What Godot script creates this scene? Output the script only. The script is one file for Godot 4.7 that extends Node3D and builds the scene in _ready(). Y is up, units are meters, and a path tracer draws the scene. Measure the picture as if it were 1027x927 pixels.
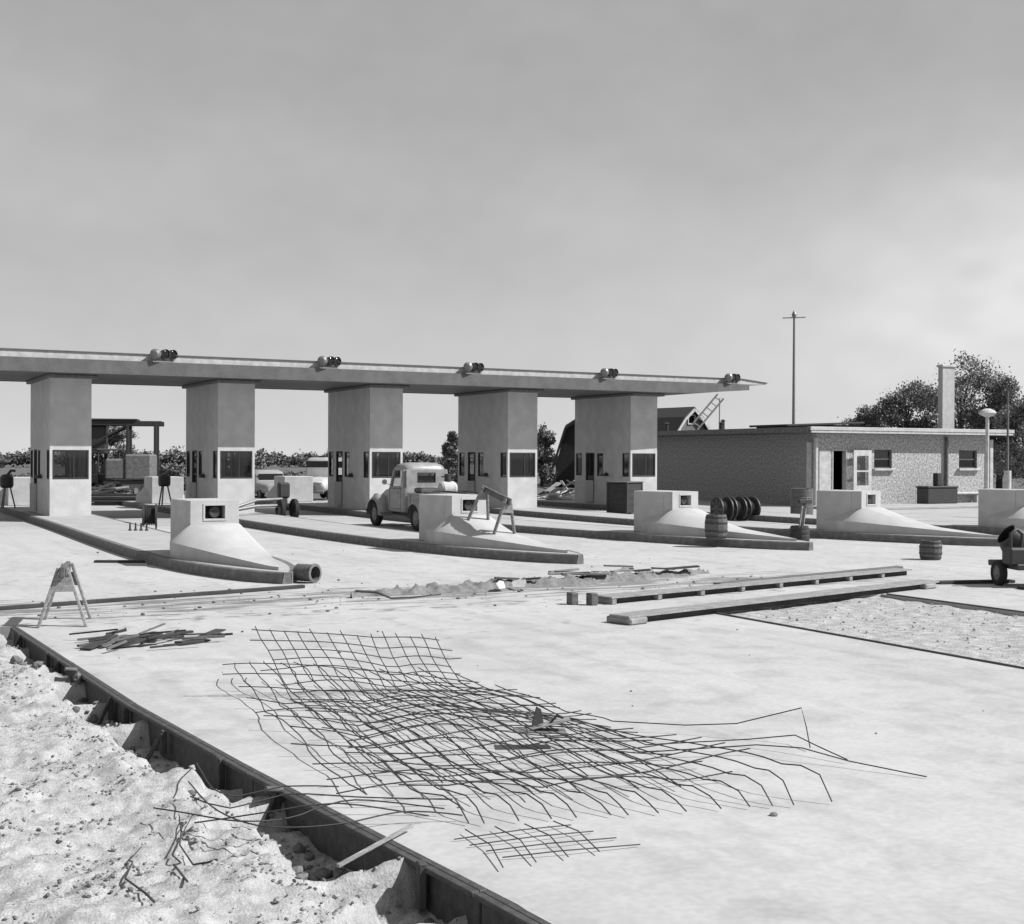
extends Node3D

# ---------------------------------------------------------------- helpers
var M := {}
var used := {}
var rng := RandomNumberGenerator.new()
const FLAT := 4294967295

func mb() -> SurfaceTool:
	var st := SurfaceTool.new()
	st.begin(Mesh.PRIMITIVE_TRIANGLES)
	st.set_smooth_group(FLAT)
	return st

func tri(st: SurfaceTool, a: Vector3, b: Vector3, c: Vector3) -> void:
	st.add_vertex(a); st.add_vertex(c); st.add_vertex(b)

func quad(st: SurfaceTool, a: Vector3, b: Vector3, c: Vector3, d: Vector3) -> void:
	tri(st, a, b, c); tri(st, a, c, d)

func tri_out(st: SurfaceTool, a: Vector3, b: Vector3, c: Vector3, o: Vector3) -> void:
	if (b - a).cross(c - a).dot((a + b + c) / 3.0 - o) >= 0.0: tri(st, a, b, c)
	else: tri(st, a, c, b)

func quad_out(st: SurfaceTool, a: Vector3, b: Vector3, c: Vector3, d: Vector3, o: Vector3) -> void:
	tri_out(st, a, b, c, o); tri_out(st, a, c, d, o)

# box with chamfered edges; c centre, s size, ch chamfer
func bx(st: SurfaceTool, c: Vector3, s: Vector3, ch := 0.0, b := Basis()) -> void:
	var h := s * 0.5
	ch = min(ch, min(h.x, min(h.y, h.z)) * 0.45)
	st.set_smooth_group(FLAT)
	for ax in 3:
		var u := (ax + 1) % 3
		var v := (ax + 2) % 3
		for sg in [-1.0, 1.0]:
			var p: Array[Vector3] = []
			for k in [[-1, -1], [1, -1], [1, 1], [-1, 1]]:
				var q := Vector3.ZERO
				q[ax] = sg * h[ax]; q[u] = k[0] * (h[u] - ch); q[v] = k[1] * (h[v] - ch)
				p.append(c + b * q)
			quad_out(st, p[0], p[1], p[2], p[3], c)
		if ch > 0.0:
			for su in [-1.0, 1.0]:
				for sv in [-1.0, 1.0]:
					var p: Array[Vector3] = []
					for k in [[-1, 0], [1, 0], [1, 1], [-1, 1]]:
						var q := Vector3.ZERO
						q[ax] = k[0] * (h[ax] - ch)
						q[u] = su * (h[u] - (0.0 if k[1] == 0 else ch))
						q[v] = sv * (h[v] - (ch if k[1] == 0 else 0.0))
						p.append(c + b * q)
					quad_out(st, p[0], p[1], p[2], p[3], c)
	if ch > 0.0:
		for sx in [-1.0, 1.0]:
			for sy in [-1.0, 1.0]:
				for sz in [-1.0, 1.0]:
					var a := Vector3(sx * h.x, sy * (h.y - ch), sz * (h.z - ch))
					var d := Vector3(sx * (h.x - ch), sy * h.y, sz * (h.z - ch))
					var e := Vector3(sx * (h.x - ch), sy * (h.y - ch), sz * h.z)
					tri_out(st, c + b * a, c + b * d, c + b * e, c)

# bar of rectangular section between two points
func bar(st: SurfaceTool, a: Vector3, b: Vector3, w: float, t: float, ch := 0.0) -> void:
	var d := b - a
	var z := d.normalized()
	var up := Vector3.UP if absf(z.y) < 0.95 else Vector3.RIGHT
	var x := up.cross(z).normalized()
	var y := z.cross(x)
	bx(st, (a + b) * 0.5, Vector3(w, t, d.length()), ch, Basis(x, y, z))

# tube along points
func tube(st: SurfaceTool, pts: Array, r: float, n := 6, r1 := -1.0) -> void:
	if r1 < 0.0: r1 = r
	var rings: Array = []
	var prev := Vector3.ZERO
	for i in pts.size():
		var p: Vector3 = pts[i]
		var d: Vector3 = (pts[min(i + 1, pts.size() - 1)] - pts[max(i - 1, 0)]).normalized()
		var up := prev
		if i == 0: up = Vector3.UP if absf(d.y) < 0.9 else Vector3.RIGHT
		var x := up.cross(d).normalized()
		var y := d.cross(x).normalized()
		prev = y
		var rr := lerpf(r, r1, float(i) / max(1, pts.size() - 1))
		var ring: Array[Vector3] = []
		for k in n:
			var a := TAU * k / n
			ring.append(p + x * cos(a) * rr + y * sin(a) * rr)
		rings.append(ring)
	st.set_smooth_group(1)
	for i in rings.size() - 1:
		var o: Vector3 = (pts[i] + pts[i + 1]) * 0.5
		for k in n:
			var k2 := (k + 1) % n
			quad_out(st, rings[i][k], rings[i][k2], rings[i + 1][k2], rings[i + 1][k], o)
	st.set_smooth_group(FLAT)
	for e in [0, rings.size() - 1]:
		var o: Vector3 = pts[1] if e == 0 else pts[pts.size() - 2]
		for k in n:
			tri_out(st, pts[e], rings[e][k], rings[e][(k + 1) % n], o)

# lathe: profile of (radius, height) turned round the axis of basis b's y
func lathe(st: SurfaceTool, prof: Array, at: Vector3, b := Basis(), n := 20, sm := true) -> void:
	for i in prof.size() - 1:
		st.set_smooth_group(i + 2 if sm else FLAT)
		var p: Vector2 = prof[i]
		var q: Vector2 = prof[i + 1]
		for k in n:
			var a := TAU * k / n
			var c := TAU * (k + 1) / n
			var v0 := at + b * Vector3(cos(a) * p.x, p.y, sin(a) * p.x)
			var v1 := at + b * Vector3(cos(c) * p.x, p.y, sin(c) * p.x)
			var v2 := at + b * Vector3(cos(c) * q.x, q.y, sin(c) * q.x)
			var v3 := at + b * Vector3(cos(a) * q.x, q.y, sin(a) * q.x)
			if q.x > 0.0001: tri(st, v0, v3, v2)
			if p.x > 0.0001: tri(st, v0, v2, v1)
	st.set_smooth_group(FLAT)

# prism: polygon (x,y) extruded from z0 to z1 under basis b
func prism(st: SurfaceTool, poly: Array, z0: float, z1: float, at := Vector3.ZERO, b := Basis()) -> void:
	var pk := PackedVector2Array(poly)
	if Geometry2D.is_polygon_clockwise(pk): pk.reverse()
	var ix := Geometry2D.triangulate_polygon(pk)
	st.set_smooth_group(FLAT)
	for i in range(0, ix.size(), 3):
		var t: Array = [pk[ix[i]], pk[ix[i + 1]], pk[ix[i + 2]]]
		var fr: Array = []
		var bk: Array = []
		for v in t:
			fr.append(at + b * Vector3(v.x, v.y, z1)); bk.append(at + b * Vector3(v.x, v.y, z0))
		var o := at + b * Vector3(t[0].x, t[0].y, (z0 + z1) * 0.5)
		tri_out(st, fr[0], fr[1], fr[2], o); tri_out(st, bk[0], bk[1], bk[2], o)
	for i in pk.size():
		var p := pk[i]
		var q := pk[(i + 1) % pk.size()]
		quad(st, at + b * Vector3(p.x, p.y, z1), at + b * Vector3(p.x, p.y, z0), at + b * Vector3(q.x, q.y, z0), at + b * Vector3(q.x, q.y, z1))

# loft closed rings of equal count
func loft(st: SurfaceTool, rings: Array, cap := true, smooth := true) -> void:
	var cen: Array = []
	for r in rings:
		var c := Vector3.ZERO
		for v in r: c += v
		cen.append(c / r.size())
	st.set_smooth_group(1 if smooth else FLAT)
	for i in rings.size() - 1:
		var n: int = rings[i].size()
		var o: Vector3 = (cen[i] + cen[i + 1]) * 0.5
		for k in n:
			var k2 := (k + 1) % n
			quad_out(st, rings[i][k], rings[i][k2], rings[i + 1][k2], rings[i + 1][k], o)
	if cap:
		st.set_smooth_group(FLAT)
		for e in [0, rings.size() - 1]:
			var o: Vector3 = cen[1] if e == 0 else cen[rings.size() - 2]
			var n: int = rings[e].size()
			for k in n: tri_out(st, cen[e], rings[e][k], rings[e][(k + 1) % n], o)
	st.set_smooth_group(FLAT)

# wall in the xy plane from (x0,y0) to (x1,y1), thickness t about z, with rectangular openings
func wall(st: SurfaceTool, x0: float, x1: float, y0: float, y1: float, t: float, ops: Array, at: Vector3, b := Basis()) -> void:
	var xs := x0
	var cols: Array = []
	for o in ops:
		if o[0] > xs: cols.append([xs, o[0], y0, y1])
		if o[2] > y0: cols.append([o[0], o[1], y0, o[2]])
		if o[3] < y1: cols.append([o[0], o[1], o[3], y1])
		xs = o[1]
	if xs < x1: cols.append([xs, x1, y0, y1])
	for c in cols:
		bx(st, at + b * Vector3((c[0] + c[1]) * 0.5, (c[2] + c[3]) * 0.5, 0), Vector3(c[1] - c[0], c[3] - c[2], t), 0.0, b)

func frame(st: SurfaceTool, x0: float, x1: float, y0: float, y1: float, w: float, t: float, at: Vector3, b := Basis()) -> void:
	for c in [[x0, x1, y0, y0 + w], [x0, x1, y1 - w, y1], [x0, x0 + w, y0 + w, y1 - w], [x1 - w, x1, y0 + w, y1 - w]]:
		bx(st, at + b * Vector3((c[0] + c[1]) * 0.5, (c[2] + c[3]) * 0.5, 0), Vector3(c[1] - c[0], c[3] - c[2], t), 0.008, b)

func numbered(called: String) -> String:
	if not used.has(called):
		used[called] = 0
		return called
	used[called] += 1
	return "%s_%03d" % [called, used[called]]

func obj(called: String, st: SurfaceTool, m: Material, parent: Node = null) -> MeshInstance3D:
	st.generate_normals()
	var o := MeshInstance3D.new()
	o.mesh = st.commit()
	o.material_override = m
	o.cast_shadow = GeometryInstance3D.SHADOW_CASTING_SETTING_ON
	if parent == null:
		o.name = numbered(called); add_child(o, true)
	else:
		o.name = called; parent.add_child(o, true)
	return o

func tag(o: Node, label: String, category: String, group := "") -> Node:
	o.set_meta("label", label); o.set_meta("category", category)
	if group != "": o.set_meta("group", group)
	return o

func thing(called: String, label: String, category: String, at := Vector3.ZERO, turn := 0.0, group := "") -> Node3D:
	var o := Node3D.new()
	o.name = numbered(called); add_child(o, true)
	o.position = at; o.rotation.y = turn
	tag(o, label, category, group)
	return o

func copy(src: Node3D, base: String, label: String, at: Vector3, turn := 0.0) -> Node3D:
	var c: Node3D = src.duplicate()
	c.name = numbered(base); add_child(c, true)
	c.position = at; c.rotation = Vector3(0, turn, 0); c.set_meta("label", label)
	return c

func struct(called: String, st: SurfaceTool, m: Material) -> MeshInstance3D:
	var o := obj(called, st, m)
	o.set_meta("kind", "structure")
	return o

# ---------------------------------------------------------------- materials
func fnoise(sd: int, f: float, oct := 4, type := FastNoiseLite.TYPE_SIMPLEX_SMOOTH) -> FastNoiseLite:
	var n := FastNoiseLite.new()
	n.seed = sd; n.frequency = f; n.noise_type = type
	n.fractal_type = FastNoiseLite.FRACTAL_FBM; n.fractal_octaves = oct
	return n

# grey texture: coarse noise + fine noise + specks, values lo..hi (sRGB 0..1)
func grey_tex(sd: int, fc: float, ff: float, lo: float, hi: float, wc: float, size := 512, sx := 1.0) -> ImageTexture:
	var a := fnoise(sd, fc, 4).get_seamless_image(size, size).get_data()
	var nb := fnoise(sd + 7, ff, 3)
	var b := nb.get_seamless_image(size, size).get_data()
	var out := PackedByteArray()
	out.resize(size * size * 3)
	for i in size * size:
		var j := i
		if sx > 1.0:
			@warning_ignore("integer_division")
			var y := i / size
			j = y * size + int((i % size) / sx)
		var v := (a[j] * wc + b[j] * (1.0 - wc)) / 255.0
		v = clampf((v - 0.5) * 1.5 + 0.5, 0.0, 1.0)
		var q := int(clampf(lerpf(lo, hi, v), 0.0, 1.0) * 255.0)
		out[i * 3] = q; out[i * 3 + 1] = q; out[i * 3 + 2] = q
	var im := Image.create_from_data(size, size, false, Image.FORMAT_RGB8, out)
	im.generate_mipmaps()
	return ImageTexture.create_from_image(im)

func bump_tex(sd: int, f: float, strength: float, size := 512) -> ImageTexture:
	var im := fnoise(sd, f, 5).get_seamless_image(size, size)
	im.convert(Image.FORMAT_RGBA8)
	im.bump_map_to_normal_map(strength)
	return ImageTexture.create_from_image(im)

func mat(key: String, lin: float, rough: float, tex: Texture2D = null, metres := 1.0, nrm: Texture2D = null, ns := 1.0, metal := 0.0) -> StandardMaterial3D:
	var m := StandardMaterial3D.new()
	lin *= 0.78
	var v := Color(lin, lin, lin).linear_to_srgb()
	m.albedo_color = v
	m.roughness = rough
	m.metallic = metal
	if tex:
		m.albedo_texture = tex
	if nrm:
		m.normal_enabled = true
		m.normal_texture = nrm
		m.normal_scale = ns
	if tex or nrm:
		m.uv1_triplanar = true
		m.uv1_world_triplanar = true
		m.uv1_scale = Vector3.ONE / metres
	M[key] = m
	return m

func make_materials() -> void:
	var conc := grey_tex(1, 0.006, 0.13, 0.84, 1.0, 0.4)
	var rough_c := grey_tex(2, 0.012, 0.16, 0.55, 1.0, 0.45)
	var soil := grey_tex(3, 0.014, 0.16, 0.58, 1.0, 0.45)
	var wood := grey_tex(4, 0.02, 0.2, 0.5, 1.0, 0.5, 512, 6.0)
	var grime := grey_tex(5, 0.01, 0.1, 0.78, 1.0, 0.5)
	var brick := grey_tex(6, 0.05, 0.25, 0.45, 1.0, 0.5)
	var nb := bump_tex(11, 0.08, 4.0)
	var nc := bump_tex(12, 0.03, 3.0)
	mat("paint", 0.76, 0.55, conc, 2.6, nb, 0.15)
	mat("canopy", 0.17, 0.6, grime, 3.1, nb, 0.12)
	mat("white_trim", 0.74, 0.5, grime, 2.0)
	mat("concrete", 0.62, 0.85, conc, 1.9, nb, 0.25)
	mat("kerb", 0.3, 0.9, rough_c, 1.3, nb, 0.4)
	mat("island", 0.54, 0.9, conc, 2.7, nb, 0.3)
	mat("slab_far", 0.55, 0.9, conc, 7.0, nb, 0.3)
	mat("gravel", 0.72, 0.95, soil, 1.7, nb, 0.8)
	mat("dirt", 0.7, 0.97, soil, 1.1, nb, 0.7)
	mat("spoil", 0.36, 0.97, soil, 0.9, nb, 0.9)
	mat("field", 0.2, 0.97, soil, 14.0)
	mat("steel_dark", 0.05, 0.55, grime, 0.7, nb, 0.3)
	mat("form", 0.12, 0.75, rough_c, 0.6, nb, 0.5)
	mat("wire", 0.05, 0.6, grime, 0.2)
	mat("wood", 0.24, 0.85, wood, 0.9, nb, 0.3)
	mat("wood_pale", 0.55, 0.85, wood, 0.9, nb, 0.3)
	mat("wood_dark", 0.09, 0.85, wood, 0.8, nb, 0.3)
	mat("ply", 0.07, 0.7, wood, 1.4)
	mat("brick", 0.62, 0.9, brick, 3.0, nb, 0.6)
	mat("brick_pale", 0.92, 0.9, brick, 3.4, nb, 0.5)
	mat("chimney", 0.62, 0.9, conc, 1.4, nb, 0.5)
	mat("shingle", 0.13, 0.9, brick, 1.6, nb, 0.5)
	mat("barn", 0.05, 0.9, wood, 1.6)
	mat("truck_paint", 0.44, 0.38, grime, 1.4)
	mat("truck_dark", 0.06, 0.5, grime, 0.9)
	mat("rubber", 0.025, 0.85, grime, 0.5)
	mat("metal_grey", 0.3, 0.45, grime, 0.6, null, 1.0, 0.3)
	mat("drum", 0.22, 0.6, rough_c, 0.7, nb, 0.3)
	mat("canvas", 0.74, 0.9, grime, 0.5, nc, 0.3)
	mat("tank", 0.3, 0.6, rough_c, 1.2)
	mat("lens", 0.012, 0.1)
	mat("black", 0.012, 0.8)
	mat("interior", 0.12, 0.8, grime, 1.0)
	mat("bark", 0.1, 0.95, wood, 0.7, nb, 0.6)
	var gl := StandardMaterial3D.new()
	gl.transparency = BaseMaterial3D.TRANSPARENCY_ALPHA
	gl.albedo_color = Color(0.1, 0.1, 0.1, 0.3)
	gl.roughness = 0.03
	gl.metallic_specular = 0.6
	M["glass"] = gl
	var lf := StandardMaterial3D.new()
	lf.vertex_color_use_as_albedo = true
	lf.roughness = 0.8
	lf.backlight_enabled = true
	lf.backlight = Color(0.3, 0.3, 0.3)
	lf.cull_mode = BaseMaterial3D.CULL_DISABLED
	M["leaf"] = lf

# ---------------------------------------------------------------- ground
const EDGE := [[4.0, 3.78], [-5.2, 3.05], [-8.7, 2.69], [-11.0, 2.48], [-17.5, 2.2]]
func edge_x(z: float) -> float:
	for i in EDGE.size() - 1:
		if z <= EDGE[i][0] and z >= EDGE[i + 1][0]:
			return lerpf(EDGE[i][1], EDGE[i + 1][1], (z - EDGE[i][0]) / (EDGE[i + 1][0] - EDGE[i][0]))
	return 2.2

func slab_tex() -> ImageTexture:
	var W := 1536
	var H := 1536
	var n1 := fnoise(21, 0.22, 5)
	var n2 := fnoise(22, 1.6, 4)
	var n3 := fnoise(23, 0.7, 3)
	var out := PackedByteArray()
	out.resize(W * H)
	var r := RandomNumberGenerator.new()
	r.seed = 5
	for j in H:
		var z := 4.0 - (j + 0.5) / H * 44.0
		for i in W:
			var x := -12.0 + (i + 0.5) / W * 47.0
			var v := 0.92 + 0.045 * n1.get_noise_2d(x, z)
			if z > -31.0:
				var f := n2.get_noise_2d(x * 1.0, z * 1.0)
				v += (0.02 if z > -13.0 else 0.045) * f + (r.randf() - 0.5) * 0.06
				# soil swept across the slab in two wandering bands
				var zc := -19.0 + 0.08 * (x - 6.0) + 0.5 * n3.get_noise_1d(x * 0.6)
				var dd := absf(z - zc)
				if dd < 1.4 and x < 17.0:
					var s := n2.get_noise_2d(x * 0.35 + 40.0, z * 2.4)
					var k := smoothstep(-0.15, 0.3, s - dd * 0.35 + 0.2)
					v -= 0.27 * k
				var zd := -17.2 + 0.07 * (x - 6.0)
				if absf(z - zd) < 0.25 and x < 14.0:
					v -= 0.25 * smoothstep(0.12, 0.4, n2.get_noise_2d(x * 1.3, z * 3.0 + 9.0))
				# scattered soil specks
				if f > 0.3 and z < -14.0: v -= 0.1 * smoothstep(0.3, 0.5, f)
				if z >= -14.0: v -= 0.05 * smoothstep(0.0, 0.5, n1.get_noise_2d(x * 6.0 + 90.0, z * 6.0))
			v -= 0.02 * smoothstep(0.22, 0.3, n3.get_noise_2d(x * 0.9 + 200.0, z * 0.9)) + 0.02 * smoothstep(0.3, 0.34, n3.get_noise_2d(x * 1.7, z * 1.7 - 80.0))
			# tyre-tracked dust, drawn along the lanes
			v -= 0.035 * smoothstep(0.1, 0.5, n3.get_noise_2d(x * 2.2, z * 0.22 + 60.0))
			out[j * W + i] = int(clampf(v, 0.0, 1.0) * 255.0)
	var im := Image.create_from_data(W, H, false, Image.FORMAT_L8, out)
	im.convert(Image.FORMAT_RGB8)
	im.generate_mipmaps()
	return ImageTexture.create_from_image(im)

func slab_quad(st: SurfaceTool, p: Array) -> void:
	var o := [0, 2, 1, 0, 3, 2]
	for k in o:
		var v: Vector3 = p[k]
		st.set_normal(Vector3.UP)
		st.set_uv(Vector2((v.x + 12.0) / 47.0, (4.0 - v.z) / 44.0))
		st.add_vertex(v)

var dn1: FastNoiseLite
var dn2: FastNoiseLite
var dn3: FastNoiseLite
func dirt_h(x: float, z: float) -> float:
	var e := edge_x(z) - x
	var w := 0.5 + 0.36 * dn1.get_noise_2d(z * 1.7, 7.0) - 0.02 * (-z - 5.0)
	var lump := 0.11 * dn1.get_noise_2d(x, z) + 0.04 * dn2.get_noise_2d(x, z) + 0.028 * dn3.get_noise_2d(x, z)
	var top := -0.03 + 0.05 * maxf(0.0, e - 1.2) + lump
	var fl := -0.27 + 0.7 * lump + 0.24 * smoothstep(0.25, 0.55, dn1.get_noise_2d(z * 2.1, 31.0))
	var k := smoothstep(w - 0.02, w + 0.24, e + 0.16 * dn2.get_noise_2d(x * 1.2, z * 1.2))
	var h := lerpf(fl, top, k)
	# bank falls off to the slab level at its far end
	return h

func grid_mesh(x0: float, x1: float, z0: float, z1: float, cell: float, f: Callable) -> ArrayMesh:
	var nx := int((x1 - x0) / cell)
	var nz := int((z1 - z0) / cell)
	var vs := PackedVector3Array()
	var ns := PackedVector3Array()
	var ix := PackedInt32Array()
	vs.resize((nx + 1) * (nz + 1)); ns.resize(vs.size())
	for j in nz + 1:
		for i in nx + 1:
			var x := x0 + (x1 - x0) * i / nx
			var z := z0 + (z1 - z0) * j / nz
			vs[j * (nx + 1) + i] = Vector3(x, f.call(x, z), z)
	for j in nz + 1:
		for i in nx + 1:
			var a := vs[j * (nx + 1) + max(i - 1, 0)]
			var b := vs[j * (nx + 1) + min(i + 1, nx)]
			var c := vs[max(j - 1, 0) * (nx + 1) + i]
			var d := vs[min(j + 1, nz) * (nx + 1) + i]
			ns[j * (nx + 1) + i] = (d - c).cross(b - a).normalized()
	for j in nz:
		for i in nx:
			var p := j * (nx + 1) + i
			ix.append_array([p, p + 1, p + nx + 1, p + 1, p + nx + 2, p + nx + 1])
	var arr := []
	arr.resize(Mesh.ARRAY_MAX)
	arr[Mesh.ARRAY_VERTEX] = vs; arr[Mesh.ARRAY_NORMAL] = ns; arr[Mesh.ARRAY_INDEX] = ix
	var am := ArrayMesh.new()
	am.add_surface_from_arrays(Mesh.PRIMITIVE_TRIANGLES, arr)
	return am

func mesh_node(called: String, mesh: Mesh, m: Material, parent: Node = null) -> MeshInstance3D:
	var o := MeshInstance3D.new()
	o.mesh = mesh; o.material_override = m
	if parent == null:
		o.name = numbered(called); add_child(o, true)
	else:
		o.name = called; parent.add_child(o, true)
	return o

func stone_mesh(sd: int) -> ArrayMesh:
	var r := RandomNumberGenerator.new()
	r.seed = sd
	var st := mb()
	var rings: Array = []
	for i in 5:
		var ph := PI * (i + 0.5) / 5.0
		var ring: Array[Vector3] = []
		for k in 7:
			var a := TAU * k / 7.0
			var q := r.randf_range(0.75, 1.15)
			ring.append(Vector3(cos(a) * sin(ph) * q, cos(ph) * 0.7, sin(a) * sin(ph) * q))
		rings.append(ring)
	loft(st, rings, true, false)
	st.generate_normals()
	return st.commit()

func scatter(called: String, label: String, category: String, m: Material, pts: Array, sd: int) -> void:
	var mm := MultiMesh.new()
	mm.transform_format = MultiMesh.TRANSFORM_3D
	mm.mesh = stone_mesh(sd)
	mm.instance_count = pts.size()
	var r := RandomNumberGenerator.new()
	r.seed = sd + 1
	for i in pts.size():
		var s: float = pts[i][1]
		var b := Basis.from_euler(Vector3(r.randf() * 6.0, r.randf() * 6.0, r.randf() * 6.0)).scaled(Vector3(s, s * r.randf_range(0.5, 0.9), s))
		mm.set_instance_transform(i, Transform3D(b, pts[i][0]))
	var o := MultiMeshInstance3D.new()
	o.multimesh = mm; o.material_override = m
	o.name = numbered(called); add_child(o, true)
	tag(o, label, category)
	o.set_meta("kind", "stuff")

func build_ground() -> void:
	dn1 = fnoise(31, 0.8, 3); dn2 = fnoise(32, 3.2, 4); dn3 = fnoise(33, 11.0, 3)
	# slab near
	var sm := StandardMaterial3D.new()
	var v := Color(0.485, 0.485, 0.485).linear_to_srgb()
	sm.albedo_color = v
	sm.albedo_texture = slab_tex()
	sm.roughness = 0.9
	
	M["slab"] = sm
	var st := SurfaceTool.new()
	st.begin(Mesh.PRIMITIVE_TRIANGLES)
	for i in EDGE.size() - 1:
		var a: Array = EDGE[i]
		var b: Array = EDGE[i + 1]
		slab_quad(st, [Vector3(a[1], 0, a[0]), Vector3(11.1, 0, a[0]), Vector3(11.1, 0, b[0]), Vector3(b[1], 0, b[0])])
	slab_quad(st, [Vector3(15.1, 0, 4), Vector3(35, 0, 4), Vector3(35, 0, -15.5), Vector3(15.1, 0, -15.5)])
	slab_quad(st, [Vector3(11.1, 0, -15.5), Vector3(35, 0, -15.5), Vector3(35, 0, -17.5), Vector3(11.1, 0, -17.5)])
	slab_quad(st, [Vector3(-12, 0, -17.5), Vector3(35, 0, -17.5), Vector3(35, 0, -40), Vector3(-12, 0, -40)])
	# slab edges down to the unpaved strip and to the dirt
	for e in [[Vector3(11.1, 0, 4), Vector3(11.1, 0, -15.5)], [Vector3(11.1, 0, -15.5), Vector3(15.1, 0, -15.5)], [Vector3(15.1, 0, -15.5), Vector3(15.1, 0, 4)], [Vector3(-12, 0, -17.5), Vector3(2.2, 0, -17.5)]]:
		var d: Vector3 = e[1] - e[0]
		var nn := Vector3(-d.z, 0, d.x).normalized()
		for k in [[0, 0], [1, 0], [1, 1], [0, 0], [1, 1], [0, 1]]:
			st.set_normal(nn)
			var q: Vector3 = e[k[0]]
			st.set_uv(Vector2((q.x + 12.0) / 47.0, (4.0 - q.z) / 44.0))
			st.add_vertex(q + Vector3(0, -0.3 * k[1], 0))
	var so := MeshInstance3D.new()
	so.mesh = st.commit(); so.material_override = sm
	so.name = numbered("pavement"); add_child(so, true)
	so.set_meta("kind", "structure")
	# slab far and at the sides
	var sf := mb()
	for r in [[-60, 90, -40, -62], [35, 90, 4, -40], [-60, -12, -17.5, -40]]:
		quad(sf, Vector3(r[0], 0, r[2]), Vector3(r[1], 0, r[2]), Vector3(r[1], 0, r[3]), Vector3(r[0], 0, r[3]))
	struct("pavement", sf, M.slab_far)
	# the unpaved strip between two slabs
	var gn := fnoise(35, 1.5, 4)
	var go := mesh_node("unpaved_strip", grid_mesh(11.1, 15.1, -15.5, 4.0, 0.07, func(x, z): return -0.045 + 0.03 * gn.get_noise_2d(x, z)), M.gravel)
	go.set_meta("kind", "structure")
	# dirt bank and trench
	var d := mesh_node("dirt_bank", grid_mesh(-6.0, 3.7, -17.5, 1.0, 0.04, func(x, z): return dirt_h(x, z) if x < edge_x(z) + 0.1 else -0.5), M.dirt)
	d.set_meta("kind", "structure")
	# fields all round
	var fs := mb()
	for r in [[-2500, 2500, -62, -3000], [-2500, -60, 1500, -62], [90, 2500, 1500, -62], [-60, 90, 1500, 4], [-60, -6, 4, -17.5]]:
		quad(fs, Vector3(r[0], -0.05, r[2]), Vector3(r[1], -0.05, r[2]), Vector3(r[1], -0.05, r[3]), Vector3(r[0], -0.05, r[3]))
	struct("field", fs, M.field)
	# loose clods and stones
	rng.seed = 77
	var pts: Array = []
	for i in 4500:
		var z := -rng.randf_range(3.5, 17.3)
		var x := edge_x(z) - 0.1 - rng.randf() * rng.randf() * 6.0
		var s := 0.005 + 0.024 * pow(rng.randf(), 6.0)
		pts.append([Vector3(x, dirt_h(x, z) + s * 0.3, z), s])
	scatter("soil_clods", "loose pale soil clods strewn over the dirt bank at lower left", "soil", M.dirt, pts, 301)
	pts = []
	for i in 42000:
		var z := -rng.randf_range(4.0, 17.3)
		var x := edge_x(z) - 0.1 - rng.randf() * 4.0
		if dn2.get_noise_2d(x * 0.45, z * 0.45 + 50.0) < 0.06 + 0.3 * rng.randf(): continue
		var s := 0.003 + 0.014 * pow(rng.randf(), 3.0)
		pts.append([Vector3(x, dirt_h(x, z) + s * 0.3, z), s])
	scatter("dark_clods", "dark earth crumbs in patches on the pale dirt bank", "soil", M.kerb, pts, 302)
	pts = []
	for i in 2200:
		var s := 0.005 + 0.02 * pow(rng.randf(), 6.0)
		pts.append([Vector3(rng.randf_range(11.15, 15.0), -0.03, -rng.randf_range(4.0, 15.4)), s])
	scatter("gravel", "loose gravel on the unpaved strip at right", "gravel", M.gravel, pts, 303)
	pts = []
	for i in 420:
		var x := rng.randf_range(2.6, 16.0)
		var z := -rng.randf_range(5.0, 30.0)
		if rng.randf() < 0.65: z = -19.0 + 0.08 * (x - 6.0) + rng.randfn() * 0.9
		if z > -17.3 and (x < edge_x(z) + 0.1 or x > 10.9): continue
		var s := 0.008 + 0.03 * pow(rng.randf(), 4.0)
		pts.append([Vector3(x, s * 0.3, z), s])
	scatter("crumbs", "scattered crumbs of soil and concrete on the pavement", "soil", M.kerb, pts, 304)

# ---------------------------------------------------------------- toll plaza
const BL := [6.5, 12.0, 17.6, 23.3, 28.95]

# rear-left corner and turn of each near crash block: the islands bend towards the right
const BLK := [[6.31, -26.62, 0.04], [12.44, -27.86, 0.14], [19.1, -28.75, 0.2], [24.3, -27.46, 0.27], [30.0, -26.9, 0.3]]
const BLK_L := 1.42
const BLK_W := 0.98
const BLK_N := 3.6

func blk_point(i: int, side: float, fwd: float) -> Vector3:
	var b: Array = BLK[i]
	var f := Vector3(sin(b[2]), 0, cos(b[2]))
	var r := Vector3(cos(b[2]), 0, -sin(b[2]))
	return Vector3(b[0], 0, b[1]) + f * fwd + r * side

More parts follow.
